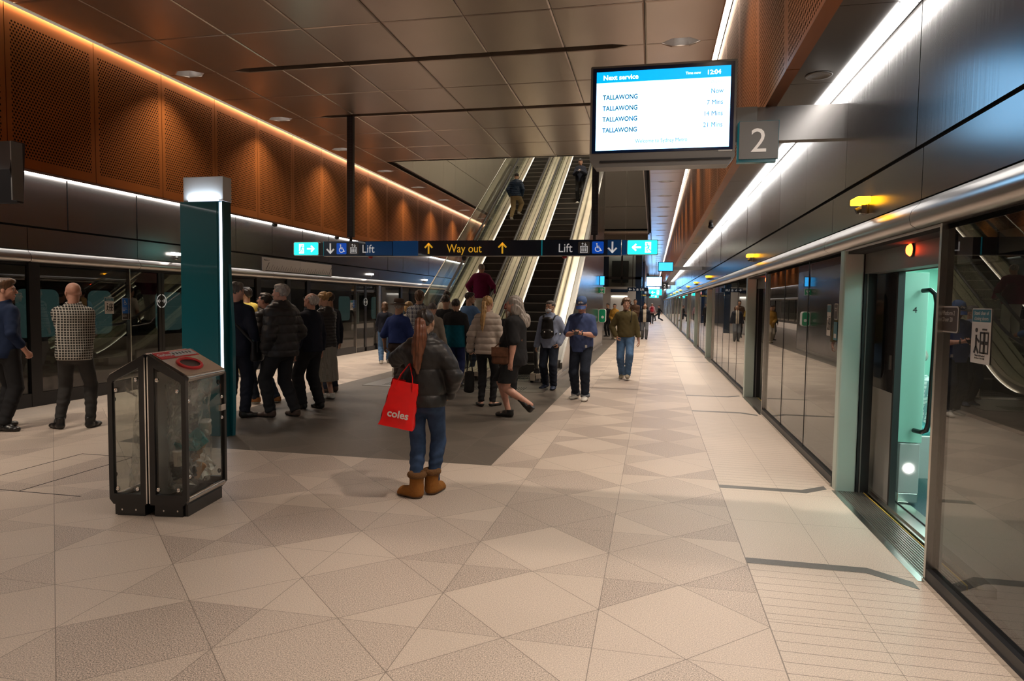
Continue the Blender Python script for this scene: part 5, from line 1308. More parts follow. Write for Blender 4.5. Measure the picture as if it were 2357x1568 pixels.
    if hair: hair_mesh(ctx, *hair[:2], **(hair[2] if len(hair) > 2 else {}))
    if bottom: bottom_mesh(ctx, **bottom)
    if top: top_mesh(ctx, **top)
    if shoes: shoe_mesh(ctx, **shoes)
    for f_ in extras: f_(ctx)
    return ctx

def head_prims(hc, Rh, s, female):
    s = s*1.06
    R3 = np.array(Rh, dtype=F32)
    def pt(x, y, z): return tuple(hc+Rh @ Vector((x, y, z))*s)
    def E(c, r, k=.012): return Ell(pt(*c), V3(*r)*s, R3, k)
    j = .92 if female else 1.0
    P = [E((0, -.016, .040), (.072, .090, .078), .02), E((0, .018, .012), (.066, .070, .085), .02), E((0, .026, -.050), (.052*j, .056, .050), .02), E((0, .060, -.088), (.024*j, .022, .020), .02),
         E((0, .073, .036), (.050, .016, .011)), E((.040, .052, -.012), (.022, .022, .020)), E((-.040, .052, -.012), (.022, .022, .020)),
         Cap(pt(0, .084, .022), pt(0, .106, -.018), .0075*s, .0115*s, .008), Cap(pt(-.010, .094, -.024), pt(.010, .094, -.024), .008*s, .008*s, .008),
         E((0, .078, -.052), (.024, .016, .006), .006), E((0, .077, -.064), (.020, .015, .007), .006),
         E((.073, -.012, .0), (.010, .019, .031), .006), E((-.073, -.012, .0), (.010, .019, .031), .006),
         E((.044, .0, -.040), (.020, .040, .035), .02), E((-.044, .0, -.040), (.020, .040, .035), .02)]
    sub = [E((.031, .097, .013), (.018, .016, .012)), E((-.031, .097, .013), (.018, .016, .012))]
    return P, sub

def hair_mesh(c, style, col, **k):
    hc, Rh, s, e = c['hc'], c['Rh'], c['s']*1.06, c['e']; R3 = np.array(Rh, dtype=F32)
    def pt(x, y, z): return tuple(hc+Rh @ Vector((x, y, z))*s)
    def E(cc, r, kk=.02): return Ell(pt(*cc), V3(*r)*s, R3, kk)
    hcv = np.array(hc, dtype=F32)
    def loc(p): return ((p-hcv)@R3)/s
    NP = {'ponytail': 1, 'bun': 1}
    cap = [E((0, -.020, .046), (.079, .094, .083))]
    def wob(p): q = loc(p); return (.0035*np.sin(q[:, 0]*150+q[:, 2]*60)+.003*hash3(q, 60))*s
    face = [E((0, .105, -.035), (.070, .075, .085))]
    cuts = []; fine = max(c['res']*.85, .006)
    P = cap
    if style == 'short':
        P = [E((0, -.022, .050), (.080, .094, .083)), E((0, .025, .090), (.055, .060, .035))]
        cuts = [lambda p: (lambda q: (-(q[:, 2]+.040+.0*q[:, 1])+np.clip(q[:, 1]+.02, 0, 1)*1.0)*.7*s)(loc(p))]
    elif style == 'volume':
        P = [E((0, -.025, .056), (.086, .100, .088)), E((0, .035, .105), (.062, .062, .036)), E((0, -.07, .0), (.068, .05, .06))]
        cuts = [lambda p: (lambda q: (-(q[:, 2]+.055)+np.clip(q[:, 1]+.025, 0, 1)*1.1)*.7*s)(loc(p))]
    elif style == 'receding':
        P = [E((0, -.030, .034), (.078, .089, .080))]
        cuts = [lambda p: (lambda q: (q[:, 2]-.075-.5*q[:, 1]*0+np.clip(q[:, 1], -.2, 1)*1.2)*.6*s)(loc(p)), lambda p: (lambda q: (-(q[:, 2]+.045)+np.clip(q[:, 1]+.02, 0, 1))*.7*s)(loc(p))]
    elif style == 'ponytail':
        P = [E((0, -.022, .046), (.079, .094, .081))]
        cuts = [lambda p: (lambda q: (-(q[:, 2]+.045)+np.clip(q[:, 1]+.03, 0, 1)*1.3)*.7*s)(loc(p))]
        L = k.get('length', .43); st = k.get('start', (0, -.105, .035)); w_ = k.get('width', .030)
        a = Vector(pt(*st)); b = a+Rh @ Vector((0, -.045, -.02))*s; pts = [a, b]; down = Vector((0, -.15, -1)).normalized(); n = 7
        rs = [w_*.55, w_*.9]
        for i in range(1, n+1): 
            pts.append(b+Vector((k.get('sway', .008)*math.sin(i*.9)*s, (-.012*i+.045*(i/n)**2)*s, -L*i/n*s)) if True else 0); rs.append(w_*(1.15, 1.3, 1.25, 1.1, .85, .55, .2)[i-1])
        for i in range(len(pts)-1): P.append(Cap(tuple(pts[i]), tuple(pts[i+1]), rs[i]*s, rs[i+1]*s, .02))
    elif style == 'bun':
        P = [E((0, -.022, .046), (.079, .094, .081)), E((0, -.135, .055), (.045, .042, .043), .008)]
        cuts = [lambda p: (lambda q: (-(q[:, 2]+.050)+np.clip(q[:, 1]+.03, 0, 1)*1.3)*.7*s)(loc(p))]
    elif style == 'long':
        P = [E((0, -.020, .050), (.084, .096, .086)), E((.060, -.035, -.05), (.035, .06, .10)), E((-.060, -.035, -.05), (.035, .06, .10)), E((0, -.085, -.03), (.075, .05, .12)), E((0, -.11, -.14), (.085, .045, .11), .03), E((.0, -.14, -.22), (.07, .035, .09), .03)]
        P.append(E((.05, -.17, -.20), (.05, .04, .09), .03))
    elif style == 'bob':
        P = [E((0, -.020, .048), (.083, .096, .084)), E((.055, -.03, -.04), (.034, .055, .07)), E((-.055, -.03, -.04), (.034, .055, .07)), E((0, -.08, -.03), (.07, .05, .08))]
    elif style == 'fringe':
        P = [E((0, -.015, .052), (.084, .098, .084)), E((.060, .015, .03), (.022, .045, .045)), E((-.060, .015, .03), (.022, .045, .045)), E((.028, .055, .085), (.036, .03, .018)), E((-.03, .05, .085), (.036, .03, .018))]
        face = [E((0, .115, -.035), (.064, .088, .092))]; cuts = [lambda p: (lambda q: (-(q[:, 2]+.06))*s)(loc(p))]
    if style == 'none': P = []
    if P:
        f1 = union(P[:NP.get(style, 99)], 0, wob, face, cuts); tail = P[NP.get(style, 99):]
        if tail:
            f2 = union(tail, 0, lambda p: .0028*s*np.sin(loc(p)[:, 0]*230+2*np.sin(loc(p)[:, 2]*11))+.003*s*np.sin(loc(p)[:, 0]*90+loc(p)[:, 2]*14))
            if k.get('tailcol'): v, q = nets(f2, fine); mesh_np('ponytail', v, q, [HR[k['tailcol']]], None, e)
            def f(p): return f1(p) if k.get('tailcol') else np.minimum(f1(p), f2(p))
            f.bounds = (np.minimum(f1.bounds[0], f2.bounds[0]), np.maximum(f1.bounds[1], f2.bounds[1]))
        else: f = f1
        v, q = nets(f, fine); mesh_np('hair', v, q, [HR[col]], None, e)
    if k.get('tie'): 
        b = MB(); b.tube([pt(.024*math.cos(t), -.128, .030+.024*math.sin(t)) for t in [2*PI*i/12 for i in range(12)]], .006*s, M_chrome, 6, closed=True); b.build('hair_tie', e)
    if k.get('beard'):
        B_ = [E((0, .036, -.064), (.056, .056, .042), .02), E((0, .068, -.092), (.030, .026, .024), .02)]
        sub = [E((0, .092, -.055), (.020, .02, .010))]; cut = [lambda p: (lambda q: (q[:, 2]+.036+np.clip(np.abs(q[:, 0])-.03, -1, .03)*-.5)*s)(loc(p))]
        f = union(B_, 0, wob, sub, cut); v, q = nets(f, fine); mesh_np('beard', v, q, [HR[k['beard']]], None, e)

def top_mesh(c, m=None, kind='shirt', sleeve=1.0, hem=.93, g=.012, name='shirt', collar=None, quilt=0, skirtflare=0, m2=None, yoke=None, rolled=False, open_=False, label=None):
    J, s, e = c['J'], c['s'], c['e']; P = list(c['torso']); U = c['U']; G = c['G']
    P.append(Slab(c['pel']+Vector((0, 0, (hem-.935+.02)*s)), U((0, 0, 1.05)), (.150+skirtflare)*G*s, (.108+skirtflare)*G*s, .145*G*s, .102*G*s, k=.04))
    P.append(Slab(U((0, 0, 1.0)), U((0, -.005, 1.36)), (.148)*G*s, .108*G*s, (.150)*G*s, .105*G*s, k=.05))
    cuts = [lambda p, z=(hem*s if hem > .8 else hem*s): z-p[:, 2]]
    arm_cut = []
    for sg in (-1, 1):
        a = J['sh', sg]; b = J['el', sg]; w_ = J['wr', sg]; A = c['arm'][sg]
        if sleeve > .5:
            t = (sleeve-.5)*2; end = b.lerp(w_, t*.97); P += [Cap(a, b, .052*s*(G*.6+.4), .043*s, k=.035), Cap(b, end, .041*s, .034*s, k=.012)]
        elif sleeve > 0:
            end = a.lerp(b, sleeve*2); P += [Cap(a, end, .052*s*(G*.6+.4), .052*s, k=.035)]
    gz = g
    hs = np.array(c['pel'], dtype=F32)
    def mod(p):
        d = .004*hash3(p, 26/s)+.003*hash3(p, 55/s, 1.3)
        if quilt:
            ph = p[:, 2]/(quilt*s)*PI
            d = d-(np.abs(np.sin(ph))**.45)*(.011+.055*quilt)*s+.010
        return d*1.0
    neckz = U((0, 0, 1.478)); tl = (c['Rl'] @ Vector((0, -.28, 1)))
    def ncut(p, pl=plane(tuple(neckz+Vector((0, 0, (.045 if collar else .0)*s))), tuple(tl)), c0=V3(*neckz)):
        q = p-c0; return np.where((q[:, :2]**2).sum(1) < (.095*s)**2, pl(p), -1.0)
    cuts.append(ncut)
    if collar: P.append(Cap(U((0, -.01, 1.44)), U((0, -.005, 1.50)), .068*s, (.066)*s, k=.015))
    sub = []
    if sleeve < .5:      # flat sleeve ends
        pass
    f = union(P, g*s, mod, sub, cuts); v, q = nets(f, max(c['res'], .008)); mats = [m]; mi = None
    if m2 is not None and yoke: mats.append(m2); cen = v[q].mean(1); mi = yoke(cen, c).astype(int)
    mesh_np(name, v, q, mats, mi, e, label)
    if rolled:
        for sg in (-1, 1):
            b = J['el', sg]; w_ = J['wr', sg]; t = (sleeve-.5)*2 if sleeve > .5 else 0; o = b.lerp(w_, t*.95); d = (w_-b).normalized()
            mb = MB(); mb.tube([o-d*.03*s, o-d*.028*s, o+d*.02*s, o+d*.024*s], [.040*s, .052*s, .050*s, .040*s], m, 14); mb.build('cuff', e)

def bottom_mesh(c, m=None, kind='trousers', leg_end=.06, g=.010, wide=0., name='trousers', cuff=None):
    J, s, e = c['J'], c['s'], c['e']; P = c['torso'][:2]+c['torso'][5:6]+([c['torso'][6+(1 if c['female'] else 0)]] if len(c['torso']) > 6 else []); pel = c['pel']; G = c['G']
    P = [c['torso'][0]]+[q for q in c['torso'] if isinstance(q, Ell) and q.c[1] < pel.y and q.c[2] < pel.z+.02]
    P.append(Slab(pel+Vector((0, 0, 0)), pel+Vector((0, 0, .09*s)), .148*G*s, .105*G*s, .140*G*s, .100*G*s, k=.04))
    cuts = []
    if kind == 'skirt':
        P = [Slab(pel+Vector((0, 0, .09*s)), pel+Vector((0, 0, -.12*s)), .145*s*G, .105*s*G, .175*s*G, .140*s*G, k=.04), Slab(pel+Vector((0, 0, -.12*s)), Vector((pel.x, pel.y, leg_end*s+.02)), .178*s*G, .145*s*G, .205*s*G, .175*s*G, k=.04)]
        cuts = [lambda p: leg_end*s-p[:, 2]]
        def mod(p): a = np.arctan2(p[:, 1]-pel.y, p[:, 0]-pel.x); return .010*np.sin(a*13)*np.clip((pel.z-p[:, 2])*2, 0, 1)+.003*hash3(p, 30)
    else:
        for sg in (-1, 1):
            h, k_, a = J['hip', sg], J['kn', sg], J['an', sg]; d = (a-k_).normalized(); L = (a-k_).length
            if leg_end > .35: 
                t = min(1, (pel.z-leg_end*s)/(pel.z-k_.z)); P += [Cap(h, h.lerp(k_, t), (.086+wide*.5)*s*(G*.6+.4), (.078+wide)*s, k=.03)]
                if t >= 1: P += [Cap(k_, k_.lerp(a, .1), (.076+wide)*s, (.076+wide)*s)]
            else:
                P += [Cap(h, k_, (.085+wide*.4)*s*(G*.6+.4), (.058+wide)*s, k=.035), Cap(k_, a+d*.0*s, (.058+wide)*s, (.042+wide)*s, k=.02), Cap(k_.lerp(a, .15)-J['fd', sg]*.01*s, k_.lerp(a, .45)-J['fd', sg]*.006*s, (.056+wide*.8)*s, (.05+wide*.8)*s, k=.02)]
        if leg_end > .35: cuts = [lambda p: leg_end*s-p[:, 2]]
        else:
            pl = []
            for sg in (-1, 1):
                k_, a = J['kn', sg], J['an', sg]; d = (a-k_).normalized(); o = a+d*(.052-leg_end+.03)*s*1.0; pl.append((o, d, k_))
            def cutf(p):
                D = np.full(len(p), -1., F32)
                for (o, d, k_), sg in zip(pl, (-1, 1)):
                    kk = V3(*k_); oo = V3(*o); dd = V3(*d); q = p-oo; t = q@dd; rad = np.sqrt(np.maximum((q*q).sum(1)-t*t, 0)); m_ = rad < .16*s
                    D = np.where(m_ & (t > -.15), np.maximum(D, t), D)
                return D
            cuts = [cutf]
        an_ = [(np.array(J['kn', sg], dtype=F32), np.array(J['an', sg], dtype=F32)) for sg in (-1, 1)]
        def mod(p):
            z = p[:, 2]/s; lowf = np.clip((.62-z)*3, 0, 1)*np.clip((z-.03)*8, 0, 1)
            return (.0035*hash3(p, 34/s)+.0045*np.sin(z*75+2*np.sin(p[:, 0]*30)+p[:, 1]*22)*lowf*(np.abs(np.sin(z*14))))*1.0
    f = union(P, g*s, mod, (), cuts); v, q = nets(f, max(c['res'], .008)); mesh_np(name, v, q, [m], None, e)
    if cuff is not None:
        for sg in (-1, 1):
            k_, a = J['kn', sg], J['an', sg]; d = (a-k_).normalized(); o = a+d*(.052-leg_end+.01)*s; mb = MB(); r = (.052+wide+g)*s
            mb.tube([o-d*.03*s, o-d*.03*s+d*.002, o+d*.018*s, o+d*.02*s], [r*.8, r*1.08, r*1.04, r*.8], cuff, 16); mb.build('trouser_cuff', e)

def shoe_mesh(c, m=None, sole=None, kind='shoe', bulk=1.0):
    J, s, e = c['J'], c['s'], c['e']; sole = sole or M_soled
    for sg in (-1, 1):
        an, fd, fu = J['an', sg], J['fd', sg], J['fu', sg]; sd = fd.cross(fu); b0 = an-fu*.088*s
        def Q(f_, r_, u_): return tuple(b0+(fd*f_+sd*r_+fu*u_)*s)
        bk = bulk
        P = [Slab(Q(-.035, 0, .038), Q(.06, 0, .040), .036*s*bk, .036*s*bk, .044*s*bk, .036*s*bk, u=tuple(sd), k=.02), Slab(Q(.05, 0, .036), Q(.150, 0, .026), .045*s*bk, .034*s*bk, .038*s*bk, .022*s*bk, u=tuple(sd), k=.02), Ell(Q(.155, 0, .026), V3(.036, .036, .022)*s*bk, k=.02)]
        if kind != 'flat': P.append(Cap(Q(-.02, 0, .05), Q(-.025, 0, .092 if kind != 'boot' else .13), .042*s*bk, .043*s*bk, k=.02))
        if kind == 'ugg': P += [Cap(Q(-.01, 0, .06), Q(-.02, 0, .20), .058*s, .062*s, k=.03), Slab(Q(.0, 0, .05), Q(.13, 0, .045), .052*s, .05*s, .05*s, .042*s, u=tuple(sd), k=.03)]
        bo = V3(*b0); nu = V3(*fu)
        top_ = {'shoe': .092, 'flat': .05, 'boot': .135, 'ugg': .215, 'sneaker': .10}[kind]
        cuts = [lambda p, bo=bo, nu=nu: -((p-bo)@nu), lambda p, bo=bo, nu=nu, t=top_: (p-bo)@nu-t*s]
        if kind == 'flat': cuts[1] = lambda p, bo=bo, nu=nu: (p-bo)@nu-.045*s
        f = union(P, .004*s, lambda p: .001*hash3(p, 90), (), cuts); v, q = nets(f, max(min(c['res'], .008), .006)); cen = v[q].mean(1); hgt = (cen-bo)@nu
        mesh_np('shoe', v, q, [m, sole], (hgt < .021*s).astype(int), e)
        if kind == 'ugg':
            mb = MB(); pts = [Vector(Q(-.02+.062*math.cos(t), .062*math.sin(t), .215)) for t in [2*PI*i/20 for i in range(20)]]; mb.tube(pts, .030*s, MATS['boot_fur'], 10, closed=True); mb.build('boot_cuff', e)
        if kind in ('shoe', 'sneaker'):
            mb = MB()
            for i in range(4): mb.tube([Q(.03+.022*i, -.02, .076-.008*i), Q(.03+.022*i, .0, .082-.008*i), Q(.03+.022*i, .02, .076-.008*i)], .0028*s, sole if kind == 'sneaker' else m, 6)
            mb.build('laces', e)
# ------------------------------------------------------------------ things worn and held
def wmat(c): 
    e = c['e']; return Matrix.Translation(e.location) @ Matrix.Rotation(e.rotation_euler[2], 4, 'Z')
def W(c, v): return wmat(c) @ Vector(v)
def put(c, mb, name, label, cat, parts=None, world=False):
    """builds a held thing in the person's frame as a top-level object"""
    o = mb.build(name, loc=c['e'].location, rz=c['e'].rotation_euler[2]); return setp(o, label, cat)
def hd(c, x, y, z): return c['hc']+c['Rh'] @ Vector((x, y, z))*c['s']*1.06
def glasses(m=None, dark=False):
    def f(c):
        mb = MB(); m_ = m or M_black; fl_ = [tuple(hd(c, sx*.031+.021*math.cos(t), .104, .012+.016*math.sin(t))) for sx in (-1, 1) for t in [2*PI*i/12 for i in range(12)]]
        for k in (0, 1): mb.tube(fl_[k*12:k*12+12], .0022, m_, 5, closed=True)
        if dark:
            for k in (0, 1): mb.add(fl_[k*12:k*12+12], [tuple(range(12))], M_black)
        mb.tube([hd(c, -.010, .106, .016), hd(c, .010, .106, .016)], .002, m_, 5)
        for sx in (-1, 1): mb.tube([hd(c, sx*.052, .100, .016), hd(c, sx*.079, .06, .018), hd(c, sx*.082, -.01, .016)], .0022, m_, 5)
        mb.build('glasses', c['e'])
    return f
def headwear(kind, m, m2=None, lab=None):
    def f(c):
        hc, Rh, s = c['hc'], c['Rh'], c['s']*1.06; M = Matrix.Translation(hc) @ Rh.to_4x4() @ Matrix.Scale(s, 4); mb = MB()
        T = M @ Matrix.Translation((0, -.018, .045)) @ Matrix.Diagonal((1, 1.18, 1, 1))
        if kind == 'fedora':
            mb.lathe([(.135, .022), (.150, .012), (.135, .006), (.088, .012), (.087, .05)], m, 28, T); mb.lathe([(.0885, .012), (.0885, .045)], M_black, 28, T); mb.lathe([(.086, .045), (.080, .105), (.066, .122), (.030, .108), (.001, .104)], m, 28, T)
        elif kind == 'cap':
            mb.lathe([(.087, .0), (.087, .04), (.074, .078), (.045, .098), (.001, .104)], m, 24, T)
            rows = [[tuple(M @ Vector((math.sin(a)*(.082+.0*r), .055+math.cos(a)*.045+r*.075*math.cos(a*.9), .052-.028*r-.02*abs(math.sin(a))))) for a in [(-1.3+2.6*k/12) for k in range(13)]] for r in (0, .35, .7, 1)]
            mb.grid(rows, m2 or m); mb.grid([[(p[0], p[1], p[2]-.004) for p in r][::-1] for r in rows], m2 or m)
        elif kind == 'beanie':
            mb.lathe([(.086, -.01), (.090, .0), (.090, .03), (.080, .075), (.045, .104), (.001, .112)], m, 24, T)
        mb.build('hat' if kind != 'cap' else 'cap', c['e'], label=lab)
        if kind == 'cap':
            b = MB(); R_ = M @ Matrix.Translation((0, .083, .085)) @ Matrix.Rotation(-.42, 4, 'X') @ Matrix.Rotation(PI, 4, 'Z')
            b.ring(0, 0, .030, .004, -.004, 0, M_stk, n=18, M=R_ @ Matrix.Diagonal((1.3, 1, .75, 1))); b.box(-.025, -.006, -.004, 0, -.008, .010, M_stk, R_); b.box(.004, .022, -.004, 0, -.008, .010, M_stk, R_); b.build('cap_badge', c['e'])
    return f
def mask(c):
    s = c['s']; P = [Ell(tuple(hd(c, 0, .044, -.045)), V3(.062, .055, .050)*s, np.array(c['Rh'], dtype=F32))]; hcv = np.array(c['hc'], dtype=F32); R3 = np.array(c['Rh'], dtype=F32)
    cut = [lambda p: (lambda q: (.035-q[:, 1])*s)(((p-hcv)@R3)/s)]
    v, q = nets(union(P, .004, None, (), cut), .006); mesh_np('face_mask', v, q, [M_stkm], None, c['e'], 'white face mask')
    mb = MB()
    for sx in (-1, 1): mb.tube([hd(c, sx*.05, .06, -.03), hd(c, sx*.08, -.01, -.005)], .002, M_stkm, 5)
    mb.build('mask_strap', c['e'])
M_stkm = mat('mask_white', (.70, .70, .72), .6)
def headphones(c):
    mb = MB(); mb.tube([hd(c, .088*math.cos(t), -.005, .02+.105*math.sin(t)) for t in [PI*i/14 for i in range(15)]], .008, M_black, 8)
    for sx in (-1, 1): mb.cyl(hd(c, sx*.078, -.005, .0), hd(c, sx*.105, -.005, .0), .034, M_black, n=18)
    mb.build('headphones', c['e'])
def watch(c):
    w_ = c['J']['wr', -1]; el = c['J']['el', -1]; d = (w_-el).normalized(); o = w_-d*.02; mb = MB(); mb.tube([o-d*.012, o+d*.012], .031, M_black, 14); mb.build('wristwatch', c['e'])
def scarf_collar(m):
    def f(c):
        n = c['neck']; mb = MB(); mb.tube([n+Vector((.064*math.cos(t), .01+.066*math.sin(t), .005-.012*math.sin(t))) for t in [2*PI*i/16 for i in range(16)]], .014, m, 8, closed=True); mb.build('collar', c['e'])
    return f
def hood(m):
    def f(c):
        U = c['U']; s = c['s']; P = [Ell(tuple(U((0, -.075, 1.44))), V3(.10, .055, .07)*s, k=.03), Ell(tuple(U((0, -.05, 1.49))), V3(.085, .05, .03)*s, k=.03)]
        v, q = nets(union(P, .004, lambda p: .004*hash3(p, 40)), .009); mesh_np('hood', v, q, [m], None, c['e'])
    return f
def belt(m=M_black):
    def f(c):
        p_ = c['pel']; s = c['s']; G = c['G']; mb = MB(); mb.tube([p_+Vector((.158*G*math.cos(t)*s, .117*G*math.sin(t)*s, .055*s)) for t in [2*PI*i/28 for i in range(28)]], .014, m, 6, closed=True); mb.build('belt', c['e'])
    return f
def phone(side=0, label='', both=False):
    def f(c):
        s = c['s']
        if both: o = (c['J']['wr', -1]+c['J']['wr', 1])/2+c['Rt'] @ Vector((0, .07, .03)); R_ = Matrix.Rotation(.9, 4, 'X')
        else: o = c['J']['wr', side]+c['J']['hd', side]*.08+c['J']['pn', side]*.03; R_ = Matrix.Rotation(.3, 4, 'X')
        mb = MB(); mb.rbox(-.037, .037, -.004, .004, -.072, .072, .008, M_black, M=Matrix.Translation(o) @ R_); mb.rbox(-.034, .034, -.0045, -.004, -.068, .068, .006, mat('phone_glass', (.03, .035, .05), .1), M=Matrix.Translation(o) @ R_)
        put(c, mb, 'phone', label, 'phone')
    return f
def backpack(m, front=False, label='', sc=1.0):
    def f(c):
        U, s = c['U'], c['s']; y = .20 if front else -.20; P = [Slab(U((0, y, 1.10)), U((0, y*.95, 1.34)), .125*sc, .065*sc, .11*sc, .055*sc, k=.03), Slab(U((0, y*1.35, 1.06)), U((0, y*1.3, 1.18)), .09*sc, .03, .085*sc, .025, k=.02), Ell(tuple(U((0, y, 1.40))), V3(.10, .06, .05)*sc, k=.03)]
        v, q = nets(union(P, .002, lambda p: .005*hash3(p, 30)), .010); o = mesh_np('backpack', v, q, [m]); o.location = c['e'].location; o.rotation_euler = c['e'].rotation_euler; setp(o, label, 'backpack')
        for sg in (-1, 1):
            mb = MB(); k_ = 1 if front else -1; mb.tube([U((sg*.10, k_*.14, 1.40)), U((sg*.12, k_*.07, 1.475)), U((sg*.13, -k_*.03, 1.485)), U((sg*.14, -k_*.12, 1.40)), U((sg*.16, -k_*.10, 1.22)), U((sg*.15, k_*.12, 1.12))], .018, m, 8, flat=(1, .5)); mb.build('shoulder_strap', o)
        if front:
            mb = MB()
            for (x, z) in ((-.115, 1.17), (.03, 1.16)): mb.lathe([(.014, -.008), (.016, 0), (.01, .008)], M_stk, 10, M=Matrix.Translation(U((x, y+.085, z))) @ Matrix.Rotation(-PI/2, 4, 'X'))
            mb.build('badge', o)
    return f
def crossbag(pos, size, m, strap_m, label, name='shoulder_bag', over=-1):
    """bag at pos (person frame, 1.75 m figure) hanging from the shoulder on side `over`"""
    def f(c):
        U, s = c['U'], c['s']; p = U(pos); w_, d_, h_ = size; P = [Slab(p+Vector((0, 0, -h_/2+.03)), p+Vector((0, 0, h_/2-.03)), w_/2, d_/2, w_/2*.93, d_/2*.8, u=(0, 1, 0) if abs(pos[0]) > abs(pos[1]) else (1, 0, 0), k=.02)]
        cut = [lambda q: q[:, 2]-(p.z+h_/2), lambda q: (p.z-h_/2)-q[:, 2]]
        v, q = nets(union(P, 0, lambda q: .004*hash3(q, 34), (), cut), .008); o = mesh_np(name, v, q, [m]); o.location = c['e'].location; o.rotation_euler = c['e'].rotation_euler; setp(o, label, 'bag')
        sh = U((over*.12, 0, 1.50)); mb = MB(); yy = 1
        mb.tube([p+Vector((0, w_*.4, h_/2-.02)), U((pos[0]*.55+over*.02, .135, 1.15)), U((over*.05, .14, 1.35)), sh, U((over*.05, -.14, 1.35)), U((pos[0]*.55+over*.02, -.135, 1.15)), p+Vector((0, -w_*.4, h_/2-.02))], .014, strap_m, 8, flat=(1.4, .45)); mb.build('strap', o)
        mb = MB(); mb.ring(0, 0, .014, .005, -.004, .004, M_chrome, n=12, M=Matrix.Translation(p+Vector((-.0, -w_*.4, h_/2)))); mb.build('buckle', o)
        fl_ = MB(); sx = 1 if pos[0] > 0 else -1
        fl_.box(p.x+sx*d_*.42, p.x+sx*d_*.54, p.y-w_*.46, p.y+w_*.46, p.z-h_*.05, p.z+h_*.5, m) if abs(pos[0]) > abs(pos[1]) else fl_.box(p.x-w_*.46, p.x+w_*.46, p.y+d_*.42, p.y+d_*.54, p.z-h_*.05, p.z+h_*.5, m)
        fl_.build('flap', o, bevel=.01)
    return f
# cloth colours
C_navy = cloth('navy_shirt', (.010, .020, .055)); C_dnavy = cloth('dark_navy', (.010, .012, .022)); C_black = cloth('black', (.016, .016, .018)); C_char = cloth('charcoal_jeans', (.040, .038, .037)); C_jean = cloth('blue_jeans', (.030, .055, .115), noise=(14, .35)); C_jeanl = cloth('light_jeans', (.075, .145, .27), noise=(12, .3)); C_djean = cloth('dark_jeans', (.018, .024, .040), noise=(14, .3))
C_yel = cloth('yellow_tee', (.62, .47, .10)); C_khaki = cloth('khaki', (.36, .27, .15)); C_puff = cloth('black_puffer', (.024, .022, .022), .42, bump=(24, .3)); C_puffn = cloth('navy_puffer', (.012, .03, .07), .4); C_puffb = cloth('beige_puffer', (.48, .40, .34), .45); C_burg = cloth('burgundy', (.17, .008, .055)); C_wht = cloth('white_trousers', (.62, .57, .52))
C_blue = cloth('royal_shirt', (.025, .045, .165)); C_brn = cloth('brown_trousers', (.045, .030, .026)); C_teal = cloth('teal_jacket', (.0, .085, .13)); C_sky = cloth('sky_shirt', (.12, .22, .42)); C_tee = cloth('blue_tee', (.055, .080, .19)); C_olive = cloth('olive_sweater', (.090, .070, .028)); C_must = cloth('mustard_blazer', (.38, .20, .03)); C_cream = cloth('cream', (.55, .48, .38)); C_grey = cloth('grey_cloth', (.16, .17, .19)); C_beige = cloth('beige_jacket', (.30, .25, .20)); C_pinks = cloth('pink_shirt', (.55, .33, .36)); C_redb = cloth('red_backpack', (.4, .03, .05)); C_strp = plaid('striped_blue_shirt', (.20, .26, .42), (.34, .38, .5), .012, .4)
C_plaid = plaid('gingham', (.035, .034, .032), (.50, .47, .42), .032, .28); C_plaid2 = plaid('tartan_grey', (.30, .29, .30), (.035, .04, .07), .04, .35, (.45, .43, .41)); C_skirt = plaid('skirt_check', (.20, .18, .155), (.32, .29, .25), .012, .5)
C_ugg = cloth('tan_suede', (.27, .105, .022), .9, bump=(60, .3)); C_fur = mat('boot_fur', (.16, .07, .02), .95, bump=(160, 1.0)); C_leath = cloth('brown_leather', (.13, .055, .03), .4, noise=(12, .4)); C_blkl = cloth('black_leather', (.015, .014, .014), .35)
S_blk = mat('shoe_black', (.012, .011, .011), .3); S_wht = mat('shoe_white', (.70, .67, .62), .5); S_brn = mat('shoe_brown', (.06, .035, .025), .5); S_tan = mat('shoe_tan', (.34, .13, .03), .7); S_navy = mat('shoe_navy', (.015, .03, .07), .6); S_bei = mat('shoe_beige', (.40, .33, .22), .6)
def pants(m, **k): return dict(m=m, **k)
hat_br = mat('hat_brown_felt', (.10, .06, .042), .85)

# ------------------------------------------------------------------ the people, nearest first
A = ARMS
# woman with the red bag
boots = person('woman with a long auburn ponytail, black puffer jacket, jeans and tan sheepskin boots', -1.865, 5.33, 0, 1.585, 'tan', female=True, girth=1.02,
    arms=(((.17, .27, 1.40), (1.3, -.5, -1)), ((.21, .10, .97), (1, -.8, 0))), legs=((-.055, -.07, 0, 72), (.06, .09, 0, -12)), head=(0, -3, 0), hair=('ponytail', 'dark', dict(tailcol='auburn', length=.44, width=.043)), res=.006,
    top=dict(m=C_puff, quilt=.24, g=.028, hem=.85, collar=True, name='puffer_jacket'), bottom=pants(C_jean, leg_end=.12, g=.008, wide=.004), shoes=dict(m=C_ugg, sole=mat('boot_sole', (.12, .06, .03), .8), kind='ugg', bulk=1.12), curl=(.7, .5))

